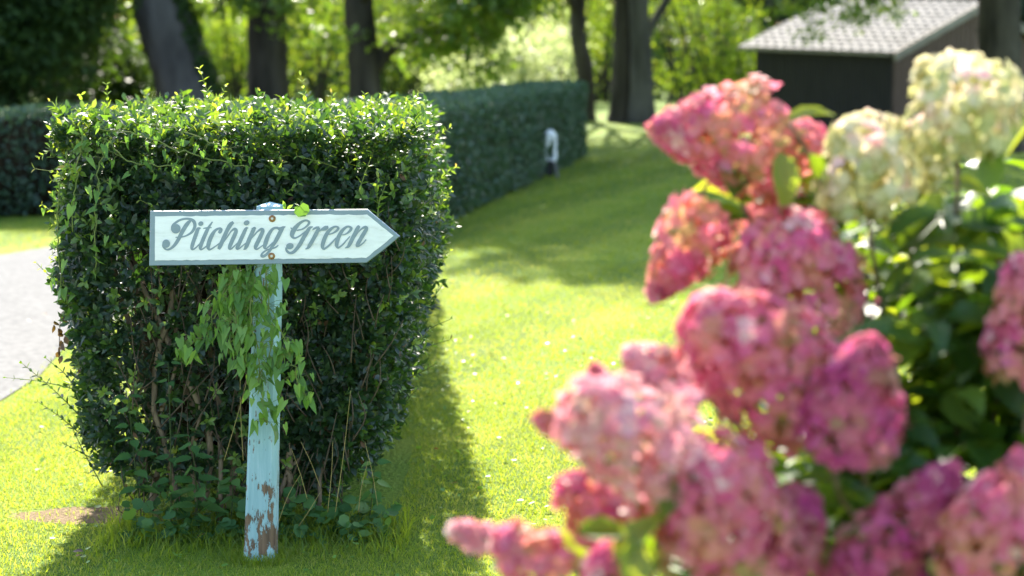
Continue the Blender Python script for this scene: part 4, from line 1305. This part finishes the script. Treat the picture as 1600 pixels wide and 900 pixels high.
# heads: (px, py, depth, half-length px, half-width px, axis toward tip in picture (x, up), depth lean, petals, blunt, label)
heads = [
    (1116, 210, 3.0, 94, 86, (-1, .12), -.1, M_pink, .55, None),
    (1225, 215, 3.15, 60, 50, (-.5, .6), .3, M_pink, .7, None),
    (1508, 166, 2.95, 72, 88, (.05, 1), -.1, M_cream, 1.25, "cream flower head flushed pink, topmost"),
    (1355, 264, 2.95, 78, 76, (-.1, 1), -.1, M_cream, 1.05, "cream and green flower head"),
    (1440, 245, 3.15, 60, 50, (.2, 1), .2, M_cream, .9, "small greenish cream flower head"),
    (1068, 395, 3.0, 82, 60, (-.55, -.8), -.1, M_pink, .6, None),
    (1215, 335, 3.1, 66, 66, (-.1, 1), -.2, M_pink, .8, None),
    (1240, 425, 2.9, 90, 108, (-.2, .9), -.35, M_pink, .9, None),
    (1185, 560, 2.85, 130, 112, (-.75, .55), -.3, M_pink, .85, None),
    (1140, 522, 3.0, 74, 56, (-.6, .6), .1, M_pink, .7, None),
    (1338, 622, 2.85, 96, 82, (.15, 1), -.3, M_magenta, .75, "deep magenta flower head"),
    (975, 675, 2.75, 105, 92, (-.8, .5), -.35, M_pale_pink, .95, "pale pink flower head mottled with white"),  # whitish petal tones lie all over the head
    (1040, 590, 3.0, 70, 62, (-.75, .5), .1, M_pale_pink, .7, "pale pink flower head"),
    (935, 597, 3.0, 26, 24, (-.3, 1), 0, M_pink, .7, None),
    (868, 662, 2.9, 34, 26, (-1, .3), 0, M_pink, .7, None),
    (925, 790, 2.9, 62, 60, (-.6, .5), -.1, M_pink, .8, None),
    (1020, 770, 3.0, 52, 46, (-.4, .7), 0, M_pink, .8, None),
    (1130, 800, 2.75, 122, 108, (-.1, 1), -.4, M_pink, .9, None),
    (1235, 830, 2.85, 70, 62, (.2, 1), -.1, M_magenta, .85, "dusky magenta flower head low down"),
    (1418, 818, 2.8, 112, 64, (.55, .8), -.2, M_magenta, .7, "slanting magenta flower head"),
    (1550, 832, 2.7, 92, 84, (.1, 1), -.3, M_pink, .85, None),
    (1592, 738, 2.85, 36, 34, (0, 1), -.1, M_pink, .8, None),
    (1600, 500, 2.85, 96, 62, (-.1, 1), -.1, M_pink, .75, None),
    (1588, 365, 3.1, 42, 38, (-.2, 1), .1, M_magenta, .8, "small dark pink flower head"),
    (738, 836, 2.9, 36, 26, (-1, .4), -.1, M_pale_pink, .7, "small pale pink flower tip"),
    (825, 872, 2.8, 64, 60, (-.6, .6), -.2, M_pink, .8, None),
    (960, 900, 2.75, 60, 66, (0, 1), -.2, M_pink, .8, None),
    (1330, 900, 2.85, 52, 52, (0, 1), 0, M_magenta, .85, "magenta flower head low down behind leaves"),
]
gl, gs = Geo(), Geo()
root = np.array([.84, 3.55, 0])
for (px, py, dpt, hl_, hw_, ax, lean, pm, blunt, lab) in heads:
    dpt = dpt + .38 * float(np.clip((620 - py) / 200, 0, 1))
    c = at(px, py, dpt)
    s = dpt / FPX
    A = unit(np.array([ax[0], lean, ax[1]]))
    Lh, Wh = hl_ * s * 1.12 - .006, hw_ * s * 1.12 - .006
    ref = unit(np.cross(A, [0, 1, .01])); rb = np.cross(A, ref)
    nf = int(np.clip(400 * (Lh * Wh) / (.09 * .085), 70, 900))
    tt = rng.random(nf) ** .85 * 2 - 1                  # -1 base .. 1 tip
    tipw = float(np.clip(blunt - .42, .14, 1.0))
    prof = np.where(tt > -.5, 1 - np.clip((tt + .5) / 1.5, 0, 1) ** 1.25 * (1 - tipw), 1.0)
    prof = prof * np.where(tt < -.6, np.sqrt(np.clip(1 - ((-.6 - tt) / .46) ** 2, .05, 1)), 1)
    prof = prof * np.where(tt > .75, np.sqrt(np.clip(1 - ((tt - .75) / .28) ** 2, .05, 1)), 1)
    if blunt > 1.1:
        prof = prof * (.66 + .34 * np.clip((tt + 1) / 1.3, 0, 1))
    th_ = rng.uniform(0, 2 * math.pi, nf)
    rr = prof * (.80 + .22 * rng.random(nf)) * (1 + .09 * np.sin(th_ * 4 + tt * 6 + hl_) + .06 * np.sin(th_ * 7 - tt * 11))
    out = ref * np.cos(th_)[:, None] + rb * np.sin(th_)[:, None]
    P = c + A * (tt * Lh)[:, None] + out * (rr * Wh)[:, None]
    nrm = unit(out + A * (.25 + .9 * np.clip(tt - .2, 0, 1))[:, None] - A * .5 * np.clip(-tt - .6, 0, 1)[:, None] + rnd(nf, .28))
    g = Geo()
    spin = rng.uniform(0, 6.28, nf)
    r1_ = unit(np.cross(nrm, rnd(nf))); r2_ = np.cross(nrm, r1_)
    fs = rng.uniform(.0105, .0152, nf)
    ph = rng.uniform(0, 6.28, 3)
    tb = .48 + .36 * np.sin(P[:, 0] * 55 + ph[0]) * np.sin(P[:, 2] * 47 + ph[1]) + .22 * tt * (pm is M_pink) + .25 * (pm is M_cream) * (tt - .1) + rng.normal(size=nf) * .13
    for kq in range(4):
        a = spin + kq * math.pi / 2
        d = r1_ * np.cos(a)[:, None] + r2_ * np.sin(a)[:, None] + nrm * rng.uniform(.05, .45, (nf, 1))
        add_leaves(g, PET, P, d, nrm + d * -.15, fs * rng.uniform(.85, 1.15, nf), fs * .98, np.clip(tb + rng.normal(size=nf) * .05, 0, 1))
    # inner flower stalks and small inner florets fill the cone
    n2 = nf // 2
    t2 = rng.uniform(-1, .85, n2); th2 = rng.uniform(0, 6.28, n2)
    P2 = c + A * (t2 * Lh)[:, None] + (ref * np.cos(th2)[:, None] + rb * np.sin(th2)[:, None]) * (np.interp(t2, np.sort(tt), prof[np.argsort(tt)]) * .55 * Wh * rng.random(n2) ** .5)[:, None]
    for kq in range(2):
        add_leaves(g, PET, P2, unit(rnd(n2)), unit(rnd(n2)), .013, .013, np.clip(rng.normal(.25, .12, n2), 0, 1))
    fh = g.build("flower_head", pm, hy)
    if lab:
        fh["label"] = lab
    # stem with leaf pairs below the head
    b = c - A * Lh * .9
    m1 = b * .55 + root * .45 + np.array([0, .05, .12 + .1 * (1 - b[2] / 1.7)]); m1[2] = min(m1[2], b[2] - .05) if ax[1] > .3 else m1[2]
    pts = smooth_path([root + rnd(1, .08)[0] * np.array([1, 1, 0]), m1, b + (-A * .06), c + A * Lh * .5], 8)
    add_tube(gs, pts, np.linspace(.007, .003, len(pts)), 6)
    nlv = 5
    ss = rng.uniform(.34, .68, nlv)
    Pq = np.stack([np.interp(ss * (len(pts) - 1), np.arange(len(pts)), pts[:, k]) for k in range(3)], 1)
    for sg in (1, -1):
        an = rng.uniform(0, 6.28, nlv)
        d = unit(np.stack([np.cos(an) * sg, np.sin(an) * sg, rng.uniform(-.35, .35, nlv)], 1))
        l = rng.uniform(.07, .12, nlv)
        add_leaves(gl, BIG, Pq, d, unit(np.array([0, -.15, 1]) + rnd(nlv, .35)), l, l * .56, np.clip(rng.normal(.5, .25, nlv), 0, 1))
# leaves seen between and around the heads
spots = [(1225, 195, 2.95, (.7, .25)), (1218, 235, 2.9, (.1, -1)), (1265, 240, 2.95, (.5, -.9)), (1290, 235, 3.0, (.9, .2)), (1080, 690, 2.75, (-.1, -1)), (1070, 700, 2.72, (-.3, -.9)),
         (1045, 790, 2.75, (-.2, -.9)), (900, 835, 2.7, (1, -.05)), (985, 840, 2.7, (.1, -1)), (960, 880, 2.7, (.6, .6)), (1385, 375, 2.9, (.5, .4)), (1420, 405, 2.85, (1, .1)), (1490, 400, 2.85, (1, .05)), (1395, 330, 3.0, (.6, -.7)),
         (1540, 300, 2.9, (.3, 1)), (1570, 250, 3.0, (.5, .8)), (1470, 300, 3.0, (-.4, -.8)), (1500, 330, 2.95, (.3, -1)), (1460, 290, 3.0, (.9, -.1)), (1550, 420, 2.9, (.8, -.3)), (1400, 460, 3.0, (.8, .5)), (1460, 470, 2.95, (.2, -.9)), (1500, 500, 2.95, (.9, .2))]
spots += [(rng.uniform(1380, 1530), rng.uniform(370, 600), rng.uniform(2.95, 3.15), (rng.normal(), rng.normal() * .4)) for _ in range(26)]  # extra leaves, sunlight put into their colour by the high tint below
for (x, y, dp, dr) in spots:
    dp = dp + .38 * float(np.clip((620 - y) / 200, 0, 1))
    l = rng.uniform(.085, .12)
    add_leaves(gl, BIG, [at(x, y, dp)], [(dr[0], rng.normal() * .25 - .1, dr[1])], [(-.1 * dr[1], -.45 + rng.normal() * .3, .9)], l, l * .5, [rng.uniform(.55, 1)])
n = 3400
Pq = np.stack([rng.uniform(.34, 1.3, n), rng.uniform(3.1, 4.15, n), rng.uniform(.15, 1.46, n)], 1)
Pq[1500:] = np.stack([rng.uniform(.5, 1.15, 1900), rng.uniform(3.1, 3.9, 1900), rng.uniform(.7, 1.42, 1900)], 1)
k = (Pq[:, 2] < 1.45 - 1.1 * np.clip(.75 - Pq[:, 0], 0, 1) * 1.2)
Pq = Pq[k]; n = len(Pq)
l = rng.uniform(.06, .115, n)
add_leaves(gl, BIG, Pq, unit(rnd(n) * np.array([1, 1, .5])), unit(np.array([0, -.1, 1]) + rnd(n, .45)), l, l * .55, np.clip(rng.normal(.5, .25, n), 0, 1))
gl.build("foliage", M_hyleaf, hy)
gs.build("stem", M_twig, hy)
